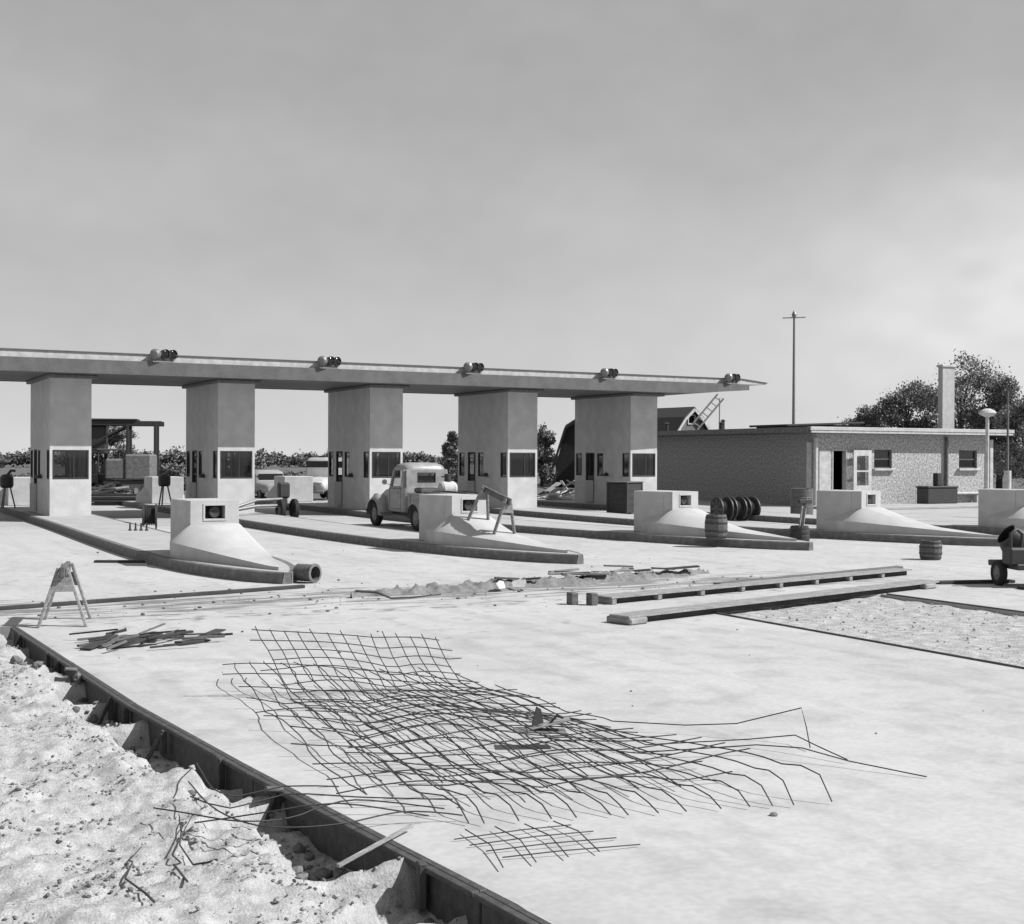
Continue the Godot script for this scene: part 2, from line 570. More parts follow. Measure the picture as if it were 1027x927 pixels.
func island(i: int, label: String) -> void:
	var w := 1.08
	var base := Vector3(BL[i] + 0.5, 0, -46.0)
	var t := thing("toll_island", label, "traffic island", base, 0.0, "toll islands")
	var p0 := Vector3(BL[i] + 0.5, 0, -64.0)
	var p1 := Vector3(BL[i] + 0.5, 0, -43.0)
	var tip := blk_point(i, BLK_W * 0.5, BLK_L + BLK_N + 0.42)
	var f := Vector3(sin(BLK[i][2]), 0, cos(BLK[i][2]))
	var cen: Array = []
	for k in 13: cen.append(p0.lerp(p1, k / 13.0))
	var c1 := p1 + Vector3(0, 0, 8.0)
	var c2 := tip - f * 9.0
	for k in 33:
		var q := k / 32.0
		q = 1.0 - (1.0 - q) * (1.0 - q) * 0.35 - (1.0 - q) * 0.65
		cen.append(p1.bezier_interpolate(c1, c2, tip, q))
	# cumulative length gives the rounding of the two noses
	var len: Array = [0.0]
	for k in range(1, cen.size()): len.append(len[k - 1] + cen[k].distance_to(cen[k - 1]))
	var tot: float = len[len.size() - 1]
	var ks := mb()
	var tp := mb()
	var prev: Array = []
	for k in cen.size():
		var d: Vector3 = (cen[min(k + 1, cen.size() - 1)] - cen[max(k - 1, 0)]).normalized()
		var r := Vector3(d.z, 0, -d.x)
		var qf: float = clampf((tot - len[k]) / 5.2, 0.0, 1.0)
		var qr: float = clampf(len[k] / 4.0, 0.0, 1.0)
		var hw := w * minf(pow(maxf(0.0, 1.0 - pow(1.0 - qf, 2.0)), 0.6), pow(maxf(0.0, 1.0 - pow(1.0 - qr, 2.0)), 0.6))
		hw = maxf(hw, 0.09)
		var c: Vector3 = cen[k] - base
		var row: Array = []
		for e in [[-1.0, 0.0, 0.0], [-1.0, 0.015, 0.18], [-1.0, 0.035, 0.2], [-1.0, 0.16, 0.2], [1.0, 0.16, 0.2], [1.0, 0.035, 0.2], [1.0, 0.015, 0.18], [1.0, 0.0, 0.0]]:
			row.append(c + r * e[0] * maxf(0.02, hw - e[1]) + Vector3(0, e[2], 0))
		if k > 0:
			var o: Vector3 = c + Vector3(0, -2, 0)
			for j in 7:
				var st: SurfaceTool = tp if j == 3 else ks
				quad_out(st, prev[j], prev[j + 1], row[j + 1], row[j], o)
		if k == 0 or k == cen.size() - 1:
			quad_out(ks, row[0], row[2], row[5], row[7], c - d * (1.0 if k > 0 else -1.0))
		prev = row
	obj("kerb", ks, M.kerb, t)
	obj("island_top", tp, M.island, t)

# crash block with a ship-bow nose; local origin at box rear-left... centre x, front face z = 0
func crash_block(label: String, at: Vector3, turn: float, group: String, w := BLK_W, lamp := true) -> Node3D:
	var t := thing("crash_block", label, "concrete block", at, turn, group)
	var hw := w * 0.5
	var L := BLK_L
	var H := 1.1
	var NL := BLK_N if lamp else 2.65
	var B0 := -L + 0.25
	var s := mb()
	# box with a real recess in the front
	var rx := 0.2
	var ry0 := 0.74
	var ry1 := 1.0
	if lamp:
		bx(s, Vector3(0, H * 0.5, -L * 0.5 - 0.15), Vector3(w, H, L - 0.3), 0.02)
		wall(s, -hw, hw, 0.0, H - 0.001, 0.3, [[-rx, rx, ry0, ry1]], Vector3(0, 0, -0.15))
	else:
		bx(s, Vector3(0, H * 0.5, -L * 0.5), Vector3(w, H, L), 0.02)
	obj("box", s, M.concrete, t)
	# nose: plinth edge, sloping flank, ridge
	var ns := mb()
	var np := mb()
	var N := 26
	var outer: Array = []
	var inner: Array = []
	for k in N + 1:
		var a := float(k) / N
		var z := lerpf(B0, NL, a)
		var xo := hw
		if z < 0.0: xo = hw + 0.34 * sin((z - B0) / -B0 * PI * 0.5)
		else: xo = (hw + 0.34) * pow(maxf(0.0, 1.0 - z / NL), 0.85)
		var ho := 0.29 - 0.24 * maxf(0.0, z / NL)
		outer.append(Vector3(xo, ho, z))
		if z < 0.0:
			inner.append(Vector3(hw, 0.29 + (0.67 - 0.29) * (z - B0) / -B0, z))
		else:
			var q := z / NL
			inner.append(Vector3(hw * pow(maxf(0.0, 1.0 - q), 0.95), 0.06 + 0.61 * pow(maxf(0.0, 1.0 - q), 2.1), z))
	for sg in [-1.0, 1.0]:
		for k in N:
			var o0: Vector3 = outer[k] * Vector3(sg, 1, 1)
			var o1: Vector3 = outer[k + 1] * Vector3(sg, 1, 1)
			var i0: Vector3 = inner[k] * Vector3(sg, 1, 1)
			var i1: Vector3 = inner[k + 1] * Vector3(sg, 1, 1)
			var c := Vector3(0, -1.5, -0.6)
			quad_out(np, Vector3(o0.x, 0.0, o0.z), Vector3(o1.x, 0.0, o1.z), o1, o0, Vector3(0, 0.1, minf(o0.z, 0.0)))
			ns.set_smooth_group(3)
			quad_out(ns, o0, o1, i1, i0, c)
	ns.set_smooth_group(3)
	for k in N:
		if outer[k].z < -0.2: continue
		var i0: Vector3 = inner[k]
		var i1: Vector3 = inner[k + 1]
		quad_out(ns, Vector3(-i0.x, i0.y, i0.z), i0, i1, Vector3(-i1.x, i1.y, i1.z), Vector3(0, -3, 0))
	obj("plinth", np, M.concrete, t)
	obj("nose", ns, M.concrete, t)
	if lamp:
		var fr := mb()
		frame(fr, -rx - 0.04, rx + 0.04, ry0 - 0.04, ry1 + 0.04, 0.038, 0.012, Vector3(0, 0, 0.008))
		obj("recess_frame", fr, M.concrete, t)
		var lm := mb()
		lathe(lm, [Vector2(0, 0), Vector2(0.1, 0), Vector2(0.115, 0.03), Vector2(0.115, 0.16), Vector2(0.1, 0.17), Vector2(0, 0.15)], Vector3(0.02, 0.87, -0.24), Basis(Vector3.RIGHT, PI * 0.5), 18)
		obj("lamp", lm, M.steel_dark, t)
		var bk := mb()
		bx(bk, Vector3(0, 0.87, -0.27), Vector3(0.396, 0.256, 0.02))
		obj("recess_back", bk, M.truck_dark, t)
	return t

func toll_booth() -> Node3D:
	var t := thing("toll_booth", "", "toll booth", Vector3.ZERO, 0.0, "toll booths under the canopy")
	var H := 4.48
	var s := mb()
	var th := 0.07
	# ends
	wall(s, -0.65, 0.65, 0, H, th, [[-0.57, 0.57, 1.19, 2.15]], Vector3(0, 0, 2.2 - th * 0.5))
	wall(s, -0.65, 0.65, 0, H, th, [[-0.57, 0.57, 1.19, 2.15]], Vector3(0, 0, -2.2 + th * 0.5))
	# sides: local wall x runs along -z / +z
	var ops: Array = [[-2.08, -1.6, 1.19, 2.15], [-1.25, -0.6, 0.06, 2.15], [-0.35, 0.12, 1.19, 2.15], [1.6, 2.08, 1.19, 2.15]]
	var bl := Basis(Vector3(0, 0, 1), Vector3.UP, Vector3(-1, 0, 0))
	for sx in [-1.0, 1.0]:
		wall(s, -2.2 + th, 2.2 - th, 0, H, th, ops, Vector3(sx * (0.65 - th * 0.5), 0, 0), bl)
	obj("wall", s, M.paint, t)
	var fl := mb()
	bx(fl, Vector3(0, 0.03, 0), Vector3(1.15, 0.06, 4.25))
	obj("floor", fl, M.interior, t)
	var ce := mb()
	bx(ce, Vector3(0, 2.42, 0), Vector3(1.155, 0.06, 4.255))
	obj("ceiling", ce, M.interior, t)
	var cp := mb()
	bx(cp, Vector3(0, H + 0.055, 0.1), Vector3(1.56, 0.11, 4.9), 0.015)
	obj("cap", cp, M.tank, t)
	# windows
	for z in [2.2 - th * 0.5, -2.2 + th * 0.5]:
		var w := mb()
		frame(w, -0.57, 0.57, 1.19, 2.15, 0.05, 0.085, Vector3(0, 0, z))
		# rounded corners and a middle post
		for k in [[-0.53, 1.23, 1, 1], [0.53, 1.23, -1, 1], [-0.53, 2.11, 1, -1], [0.53, 2.11, -1, -1]]:
			prism(w, [Vector2(k[0], k[1]), Vector2(k[0] + 0.06 * k[2], k[1]), Vector2(k[0] + 0.02 * k[2], k[1] + 0.02 * k[3]), Vector2(k[0], k[1] + 0.06 * k[3])], z - 0.03, z + 0.03)
		bx(w, Vector3(0.1, 1.67, z), Vector3(0.03, 0.88, 0.04))
		var wo := obj("window", w, M.steel_dark, t)
		var g := mb()
		bx(g, Vector3(-0.225, 1.67, z), Vector3(0.61, 0.88, 0.008))
		obj("pane", g, M.glass, wo)
		g = mb()
		bx(g, Vector3(0.325, 1.67, z), Vector3(0.41, 0.88, 0.008))
		obj("pane", g, M.glass, wo)
	for sx in [-1.0, 1.0]:
		for o in [ops[0], ops[2], ops[3]]:
			var w := mb()
			var p := Vector3(sx * (0.65 - th * 0.5), 0, 0)
			frame(w, o[0], o[1], o[2], o[3], 0.035, 0.085, p, bl)
			var wo := obj("window", w, M.steel_dark, t)
			var g := mb()
			bx(g, p + Vector3(0, (o[2] + o[3]) * 0.5, (o[0] + o[1]) * 0.5), Vector3(0.008, 0.88, o[1] - o[0] - 0.07))
			obj("pane", g, M.glass, wo)
		# Dutch door: open upper half, bowed lower half
		var fr := mb()
		for z in [-1.25, -0.6]:
			bx(fr, Vector3(sx * 0.615, 1.105, z), Vector3(0.09, 2.09, 0.04), 0.006)
		bx(fr, Vector3(sx * 0.615, 2.15, -0.925), Vector3(0.092, 0.04, 0.69), 0.006)
		obj("door_frame", fr, M.steel_dark, t)
		var dr := mb()
		var rings: Array = []
		for y in [0.08, 1.0]:
			var ring: Array[Vector3] = []
			for k in 13:
				var a := PI * k / 12.0
				ring.append(Vector3(sx * (0.6 + 0.24 * sin(a)), y, -0.925 - 0.3 * cos(a)))
			for k in range(12, -1, -1):
				var a := PI * k / 12.0
				ring.append(Vector3(sx * (0.585 + 0.22 * sin(a)), y, -0.925 - 0.28 * cos(a)))
			rings.append(ring)
		loft(dr, rings, false, false)
		obj("half_door", dr, M.canvas, t)
		var sh := mb()
		bx(sh, Vector3(sx * 0.74, 1.24, 0.42), Vector3(0.18, 0.1, 0.28), 0.02)
		bx(sh, Vector3(sx * 0.72, 1.31, 0.46), Vector3(0.1, 0.06, 0.12), 0.015)
		obj("coin_tray", sh, M.steel_dark, t)
	# inside: counter and cabinet
	var ct := mb()
	bx(ct, Vector3(0, 0.98, 1.75), Vector3(1.1, 0.05, 0.7), 0.01)
	bx(ct, Vector3(0.3, 0.5, 1.75), Vector3(0.4, 0.9, 0.6), 0.01)
	obj("counter", ct, M.wood_dark, t)
	return t

func build_plaza() -> void:
	var il := ["toll island at far left, kerb running from first booth to corrugated pipe", "second toll island from the left, carrying block with the sawhorse", "third toll island, beside the pickup truck, wooden keg on its nose", "fourth toll island from the left, in front of the office", "rightmost toll island, its block cut by the photo's edge"]
	for i in 5: island(i, il[i])
	var cl := ["crash block nearest left, pale concrete with ship-bow nose", "crash block with a sawhorse standing on its nose", "crash block in the middle right, behind a wooden keg", "crash block in front of the office's open door", "crash block at the right edge below the mushroom lamp"]
	var rl := ["plain rear crash block seen left of the first booth", "rear crash block seen between first and second booths", "rear crash block seen between second and third booths, beside far car"]
	for i in 5:
		crash_block(cl[i], blk_point(i, BLK_W * 0.5, BLK_L) + Vector3(0, 0.2, 0), BLK[i][2], "crash blocks on the near island ends")
	for i in 3:
		crash_block(rl[i], Vector3(BL[i] + 0.5, 0.2, -54.6), PI, "crash blocks on the rear island ends", 1.3, false)
	var bt := toll_booth()
	var blb := ["leftmost toll booth, nearest the camera", "second toll booth from left, behind the nearest crash block", "third toll booth, behind the parked pickup truck's cab", "fourth toll booth, behind the sawhorse on the crash block", "rightmost toll booth, with a dark plywood crate against it"]
	for i in 5:
		var p := Vector3(BL[i] + 0.65, 0.2, -46.0)
		if i == 0:
			bt.position = p; bt.set_meta("label", blb[0])
		else: copy(bt, "toll_booth", blb[i], p)
	# canopy
	var t := thing("canopy", "long flat grey canopy roof spanning all the toll booths", "canopy", Vector3(0, 4.8, -45.6))
	var s := mb()
	prism(s, [Vector2(-4, 0), Vector2(30.9, 0), Vector2(33.8, 0.2), Vector2(33.8, 0.38), Vector2(-4, 0.38)], -3.0, 3.18)
	obj("soffit", s, M.canopy, t)
	s = mb()
	prism(s, [Vector2(-4.05, -0.02), Vector2(30.88, -0.02), Vector2(33.84, 0.185), Vector2(33.84, 0.42), Vector2(-4.05, 0.42)], 3.185, 3.26)
	obj("fascia", s, M.canopy, t)
	s = mb()
	prism(s, [Vector2(-4.05, -0.02), Vector2(30.88, -0.02), Vector2(33.84, 0.185), Vector2(33.84, 0.42), Vector2(-4.05, 0.42)], -3.08, -3.005)
	obj("fascia", s, M.canopy, t)
	s = mb()
	prism(s, [Vector2(-4.1, 0.424), Vector2(33.7, 0.424), Vector2(34.9, 0.46), Vector2(34.9, 0.5), Vector2(33.6, 0.63), Vector2(-4.1, 0.66)], -3.0, 3.06)
	obj("roof_edge", s, M.white_trim, t)
	s = mb()
	prism(s, [Vector2(-4.12, 0.662), Vector2(33.6, 0.634), Vector2(34.95, 0.505), Vector2(34.95, 0.53), Vector2(33.6, 0.665), Vector2(-4.12, 0.692)], -3.03, 3.1)
	obj("drip_edge", s, M.canopy, t)
	# lane signals
	var sl := ["lane signal on canopy above the gap after first booth", "lane signal on canopy left of the third booth", "lane signal on canopy above left side of fourth booth", "lane signal on canopy above the rightmost booth", "lane signal at the canopy's right-hand tip"]
	var sx := [9.8, 15.5, 21.1, 27.0, 33.0]
	var sg: Node3D = null
	for i in 5:
		var p := Vector3(sx[i], 5.2, -42.42)
		if sg == null:
			sg = thing("lane_signal", sl[0], "signal light", p, 0.35, "twin lane signals on the canopy edge")
			var b := mb()
			bx(b, Vector3(0, 0.03, 0), Vector3(0.8, 0.06, 0.1), 0.01)
			for x in [-0.28, 0.06, 0.34]: bx(b, Vector3(x, 0.1, 0), Vector3(0.05, 0.1, 0.05), 0.01)
			obj("bracket", b, M.metal_grey, sg)
			b = mb()
			lathe(b, [Vector2(0, -0.16), Vector2(0.1, -0.15), Vector2(0.17, -0.03), Vector2(0.17, 0.1), Vector2(0.1, 0.16), Vector2(0, 0.17)], Vector3(-0.26, 0.27, 0), Basis(Vector3.UP, -0.9) * Basis(Vector3.RIGHT, PI * 0.5), 16)
			obj("housing", b, M.metal_grey, sg)
			for x in [0.06, 0.34]:
				b = mb()
				lathe(b, [Vector2(0, -0.2), Vector2(0.09, -0.18), Vector2(0.15, -0.05), Vector2(0.16, 0.1), Vector2(0.145, 0.1), Vector2(0.14, 0.06)], Vector3(x, 0.29, 0), Basis(Vector3.RIGHT, PI * 0.5), 16)
				var h := obj("lamp_head", b, M.steel_dark, sg)
				b = mb()
				lathe(b, [Vector2(0.142, 0.055), Vector2(0.1, 0.075), Vector2(0, 0.085)], Vector3(x, 0.29, 0), Basis(Vector3.RIGHT, PI * 0.5), 16)
				obj("lens", b, M.lens, h)
		else: copy(sg, "lane_signal", sl[i], p, 0.35)

# ---------------------------------------------------------------- office and houses
func build_office() -> void:
	# local: front-left corner at origin, x along the front, -z along the left wall
	var t := thing("office_building", "low flat-roofed office with dark side wall and pale brick front", "building", Vector3(39.2, 0, -44.3), -0.05)
	var W := 10.3
	var L := 17.0
	var H := 3.3
	var s := mb()
	var fo: Array = [[0.88, 1.72, 0.15, 2.58], [3.3, 4.35, 1.72, 2.58], [8.45, 9.6, 1.72, 2.58]]
	wall(s, 0.0, W, 0, H, 0.24, fo, Vector3(0, 0, -0.12))
	obj("front_wall", s, M.brick_pale, t)
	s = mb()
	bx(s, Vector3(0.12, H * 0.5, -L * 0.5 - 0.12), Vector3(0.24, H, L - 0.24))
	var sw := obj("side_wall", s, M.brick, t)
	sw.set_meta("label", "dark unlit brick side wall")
	s = mb()
	bx(s, Vector3(W - 0.12, H * 0.5, -L * 0.5 - 0.12), Vector3(0.24, H, L - 0.24))
	bx(s, Vector3(W * 0.5, H * 0.5, -L + 0.12), Vector3(W - 0.5, H, 0.24))
	obj("rear_wall", s, M.brick, t)
	s = mb()
	bx(s, Vector3(W * 0.5, 0.06, -L * 0.5), Vector3(W - 0.5, 0.1, L - 0.5))
	obj("floor", s, M.interior, t)
	# roof with white fascia
	s = mb()
	bx(s, Vector3(W * 0.5, H + 0.14, -L * 0.5 - 0.02), Vector3(W + 1.5, 0.26, L + 0.96), 0.01)
	var rf := obj("roof", s, M.kerb, t)
	s = mb()
	bx(s, Vector3(W * 0.5 + 0.2, H + 0.2, 0.51), Vector3(W + 1.9, 0.16, 0.08), 0.01)
	bx(s, Vector3(W * 0.5 + 0.2, H + 0.06, 0.495), Vector3(W + 1.8, 0.11, 0.06), 0.01)
	obj("fascia_board", s, M.white_trim, rf)
	s = mb()
	bx(s, Vector3(-0.79, H + 0.15, -L * 0.5 - 0.03), Vector3(0.06, 0.24, L + 0.9), 0.01)
	obj("fascia_board", s, M.kerb, rf)
	s = mb()
	bx(s, Vector3(2.6, H + 0.5, -4.0), Vector3(4.6, 0.1, 3.0), 0.02, Basis(Vector3.FORWARD, -0.04))
	bx(s, Vector3(2.6, H + 0.36, -4.0), Vector3(4.0, 0.22, 2.6))
	obj("upper_deck", s, M.shingle, rf)
	# corner posts and pilaster strips
	s = mb()
	bx(s, Vector3(-0.06, 1.55, 0.06), Vector3(0.14, 3.1, 0.14), 0.01)
	obj("corner_post", s, M.white_trim, t)
	s = mb()
	bx(s, Vector3(-0.03, 1.6, -0.45), Vector3(0.06, 2.6, 0.34), 0.01)
	obj("side_panel", s, M.white_trim, t)
	s = mb()
	bx(s, Vector3(W + 0.08, 1.55, 0.06), Vector3(0.2, 3.1, 0.2), 0.01)
	obj("corner_post", s, M.white_trim, t)
	# open door, dark doorway
	s = mb()
	frame(s, 0.88, 1.72, 0.15, 2.58, 0.06, 0.28, Vector3(0, 0, -0.11))
	obj("door_frame", s, M.white_trim, t)
	s = mb()
	wall(s, -0.0, 1.15, 0.15, 2.55, 0.05, [[0.2, 0.95, 0.95, 2.3]], Vector3(1.85, 0, 0.3), Basis(Vector3.UP, 0.12))
	bx(s, Vector3(1.85, 0, 0.3) + Basis(Vector3.UP, 0.12) * Vector3(0.575, 1.6, 0), Vector3(0.75, 0.07, 0.05), 0.0, Basis(Vector3.UP, 0.12))
	var dr := obj("door", s, M.white_trim, t)
	dr.set_meta("label", "white glazed door standing open")
	s = mb()
	bx(s, Vector3(1.85, 0, 0.3) + Basis(Vector3.UP, 0.12) * Vector3(0.575, 1.625, 0), Vector3(0.74, 1.34, 0.008), 0.0, Basis(Vector3.UP, 0.12))
	obj("pane", s, M.glass, dr)
	s = mb()
	bx(s, Vector3(0.46, 1.36, 0.016), Vector3(0.62, 2.4, 0.03), 0.005)
	obj("shutter_panel", s, M.white_trim, t)
	for o in [fo[1], fo[2]]:
		s = mb()
		frame(s, o[0], o[1], o[2], o[3], 0.06, 0.12, Vector3(0, 0, -0.12))
		bx(s, Vector3((o[0] + o[1]) * 0.5, 2.15, -0.12), Vector3(o[1] - o[0] - 0.12, 0.05, 0.06))
		var w := obj("window", s, M.wood, t)
		s = mb()
		bx(s, Vector3((o[0] + o[1]) * 0.5, 2.15, -0.14), Vector3(o[1] - o[0] - 0.13, o[3] - o[2] - 0.13, 0.008))
		obj("pane", s, M.glass, w)
		s = mb()
		bx(s, Vector3((o[0] + o[1]) * 0.5, o[2] - 0.05, 0.06), Vector3(o[1] - o[0] + 0.2, 0.1, 0.2), 0.012)
		obj("sill", s, M.white_trim, w)
	s = mb()
	tube(s, [Vector3(7.6, 0.1, 0.09), Vector3(7.6, 3.2, 0.09)], 0.08, 10)
	obj("downpipe", s, M.kerb, t)
	s = mb()
	bx(s, Vector3(8.6, 0.55, 0.2), Vector3(1.9, 0.1, 0.4), 0.02)
	bx(s, Vector3(7.9, 0.26, 0.2), Vector3(0.12, 0.48, 0.3), 0.02)
	bx(s, Vector3(9.3, 0.26, 0.2), Vector3(0.12, 0.48, 0.3), 0.02)
	obj("ledge", s, M.white_trim, t)
	# chimney
	s = mb()
	bx(s, Vector3(8.6, H + 1.75, -1.0), Vector3(0.78, 3.1, 0.3), 0.015)
	var ch := obj("chimney", s, M.chimney, t)
	s = mb()
	bx(s, Vector3(8.6, H + 3.35, -1.0), Vector3(0.9, 0.12, 0.42), 0.02)
	obj("chimney_cap", s, M.white_trim, ch)
	for p in [[1.2, -9.0, 0.5], [-0.3, -12.0, 0.4], [0.4, -8.0, 0.35]]:
		s = mb()
		lathe(s, [Vector2(0.09, 0), Vector2(0.09, p[2]), Vector2(0.16, p[2]), Vector2(0.0, p[2] + 0.1)], Vector3(p[0], H + 0.27, p[1]), Basis(), 10)
		obj("roof_vent", s, M.steel_dark, rf)
	# walk in front
	s = mb()
	bx(s, Vector3(46, 0.06, -41.9), Vector3(17, 0.12, 2.6), 0.02)
	struct("footpath", s, M.island)
	# kit against the office wall
	var k := thing("tool_box", "dark tool chest with upright post against pale office wall", "tool chest", Vector3(45.2, 0.12, -42.9))
	s = mb(); bx(s, Vector3(0, 0.36, 0), Vector3(1.9, 0.72, 0.7), 0.03); obj("chest", s, M.truck_dark, k)
	s = mb(); bx(s, Vector3(0, 0.76, 0), Vector3(1.96, 0.08, 0.76), 0.02); obj("lid", s, M.steel_dark, k)
	s = mb(); bx(s, Vector3(0.0, 1.1, 0), Vector3(0.3, 0.6, 0.3), 0.03); obj("post", s, M.wood_dark, k)
	# antenna mast on the roof
	var a := thing("antenna_mast", "tall thin radio mast rising above the office roof", "antenna", Vector3(41.9, 3.57, -49.0))
	s = mb(); tube(s, [Vector3.ZERO, Vector3(0, 3.0, 0), Vector3(0, 5.55, 0)], 0.075, 8, 0.05); obj("mast", s, M.metal_grey, a)
	s = mb(); tube(s, [Vector3(-0.55, 5.45, -0.2), Vector3(0.5, 5.5, 0.25)], 0.03, 6); tube(s, [Vector3(-0.3, 5.47, 0.3), Vector3(0.3, 5.5, -0.3)], 0.025, 6); obj("crossarm", s, M.metal_grey, a)
	s = mb(); lathe(s, [Vector2(0.1, 0), Vector2(0.12, 0.1), Vector2(0.02, 0.3), Vector2(0, 0.32)], Vector3(0, 5.53, 0), Basis(), 10); obj("head", s, M.metal_grey, a)
	s = mb(); bx(s, Vector3(0, 0.05, 0), Vector3(0.3, 0.1, 0.3), 0.02); obj("base_plate", s, M.steel_dark, a)
	# ladder against the roof edge
	var ld := thing("ladder", "wooden ladder leaning up over the office roof edge", "ladder", Vector3(39.3, 3.58, -53.6))
	var p0 := Vector3(0, 0.12, 0)
	var p1 := Vector3(1.3, 1.75, 0.5)
	var side := Vector3(0.67, -0.6, 0.43).normalized() * 0.19
	for sg in [-1.0, 1.0]:
		s = mb(); bar(s, p0 + side * sg, p1 + side * sg, 0.05, 0.09, 0.008); obj("rail", s, M.wood_pale, ld)
	for i in 6:
		s = mb(); var q := p0.lerp(p1, (i + 0.6) / 6.2); tube(s, [q - side * 0.9, q + side * 0.9], 0.03, 6); obj("rung", s, M.wood_pale, ld)
	s = mb(); bar(s, Vector3(1.25, 0.0, 0.45), p1 * 0.96 + Vector3(0, -0.03, 0), 0.04, 0.04); obj("prop", s, M.kerb, ld)
	# mushroom lamp and slim pole
	var mp := thing("mushroom_lamp", "pale post lamp with mushroom-shaped shade before the office", "street lamp", Vector3(35.9, 0, -31.8))
	s = mb(); tube(s, [Vector3.ZERO, Vector3(0, 3.72, 0)], 0.07, 10, 0.06); obj("post", s, M.white_trim, mp)
	s = mb(); lathe(s, [Vector2(0.07, 3.64), Vector2(0.26, 3.74), Vector2(0.31, 3.79), Vector2(0.24, 3.87), Vector2(0.1, 3.94), Vector2(0, 3.95)], Vector3.ZERO, Basis(), 20); obj("shade", s, M.canvas, mp)
	s = mb(); lathe(s, [Vector2(0.16, 0), Vector2(0.16, 0.1), Vector2(0.075, 0.22)], Vector3.ZERO, Basis(), 14); obj("foot", s, M.kerb, mp)
	var pl := thing("sign_pole", "slim dark pole with pale sleeve near the right edge", "pole", Vector3(38.9, 0, -33.5))
	s = mb(); tube(s, [Vector3.ZERO, Vector3(0, 4.7, 0)], 0.05, 8, 0.035); obj("pole", s, M.kerb, pl)
	s = mb(); tube(s, [Vector3(0, 0.0, 0), Vector3(0, 1.75, 0)], 0.13, 10); obj("sleeve", s, M.white_trim, pl)

func gable_house(called: String, label: String, cat: String, at: Vector3, turn: float, w: float, l: float, eave: float, mid: Vector2, ridge: float, wm: Material, trim: Material) -> void:
	var t := thing(called, label, cat, at, turn)
	var s := mb()
	var poly: Array = [Vector2(-w * 0.5, 0), Vector2(w * 0.5, 0), Vector2(w * 0.5, eave), Vector2(mid.x, mid.y), Vector2(0, ridge), Vector2(-mid.x, mid.y), Vector2(-w * 0.5, eave)]
	prism(s, poly, -l * 0.5, l * 0.5)
	obj("wall", s, wm, t)
	s = mb()
	for sg in [-1.0, 1.0]:
		var a := Vector2(sg * (w * 0.5 + 0.25), eave - 0.15)
		var b := Vector2(sg * mid.x, mid.y + 0.04)
		var c := Vector2(0, ridge + 0.05)
		var up := Vector2(0, 0.16)
		prism(s, [a, b, b + up, a + up], -l * 0.5 - 0.35, l * 0.5 + 0.35)
		prism(s, [b, c, c + up, b + up], -l * 0.5 - 0.35, l * 0.5 + 0.35)
	var r := obj("roof", s, M.shingle, t)
	s = mb()
	for sg in [-1.0, 1.0]:
		bar(s, Vector3(sg * (w * 0.5 + 0.25), eave - 0.2, l * 0.5 + 0.37), Vector3(sg * mid.x, mid.y, l * 0.5 + 0.37), 0.05, 0.18)
		bar(s, Vector3(sg * mid.x, mid.y, l * 0.5 + 0.37), Vector3(0, ridge + 0.02, l * 0.5 + 0.37), 0.05, 0.18)
	obj("bargeboard", s, trim, r)
	s = mb()
	frame(s, -0.35, 0.35, eave + (ridge - eave) * 0.45, eave + (ridge - eave) * 0.45 + 0.7, 0.09, 0.08, Vector3(0, 0, l * 0.5 + 0.03))
	var wn := obj("window", s, M.white_trim, t)
	s = mb()
	bx(s, Vector3(0, eave + (ridge - eave) * 0.45 + 0.35, l * 0.5 + 0.02), Vector3(0.56, 0.56, 0.02))
	obj("pane", s, M.lens, wn)
	s = mb()
	bx(s, Vector3(0, 1.2, l * 0.5 + 0.03), Vector3(w * 0.3, 2.4, 0.06), 0.01)
	obj("door", s, M.wood_dark, t)

# ---------------------------------------------------------------- trees
func crown_mesh(blobs: Array, leaves: int, size: float, sd: int, base := 0.05) -> ArrayMesh:
	var r := RandomNumberGenerator.new()
	r.seed = sd
	var vs := PackedVector3Array()
	var ns := PackedVector3Array()
	var cs := PackedColorArray()
	for b in blobs:
		var c: Vector3 = b[0]
		var rad: Vector3 = b[1]
		var clumps := 26
		for k in clumps:
			var d := Vector3(r.randfn(), r.randfn(), r.randfn()).normalized()
			var cc := c + d * rad * pow(r.randf(), 0.45) * 0.95
			var cr := rad.length() * r.randf_range(0.13, 0.28)
			var shade := base * r.randf_range(0.65, 1.5)
			@warning_ignore("integer_division")
			for i in leaves / clumps:
				var p := cc + Vector3(r.randfn(), r.randfn() * 0.75, r.randfn()) * cr * 0.6
				var n := Vector3(r.randfn(), r.randfn() + 0.5, r.randfn()).normalized()
				var u := n.cross(Vector3(r.randfn(), r.randfn(), r.randfn())).normalized() * size * r.randf_range(0.5, 1.2)
				var w := n.cross(u) * r.randf_range(0.45, 0.8)
				var q := shade * r.randf_range(0.75, 1.3)
				var col := Color(q, q, q)
				for v in [p - u, p + w, p + u, p - u, p + u, p - w]:
					vs.append(v); ns.append(n); cs.append(col)
	var arr := []
	arr.resize(Mesh.ARRAY_MAX)
	arr[Mesh.ARRAY_VERTEX] = vs; arr[Mesh.ARRAY_NORMAL] = ns; arr[Mesh.ARRAY_COLOR] = cs
	var am := ArrayMesh.new()
	am.add_surface_from_arrays(Mesh.PRIMITIVE_TRIANGLES, arr)
	return am

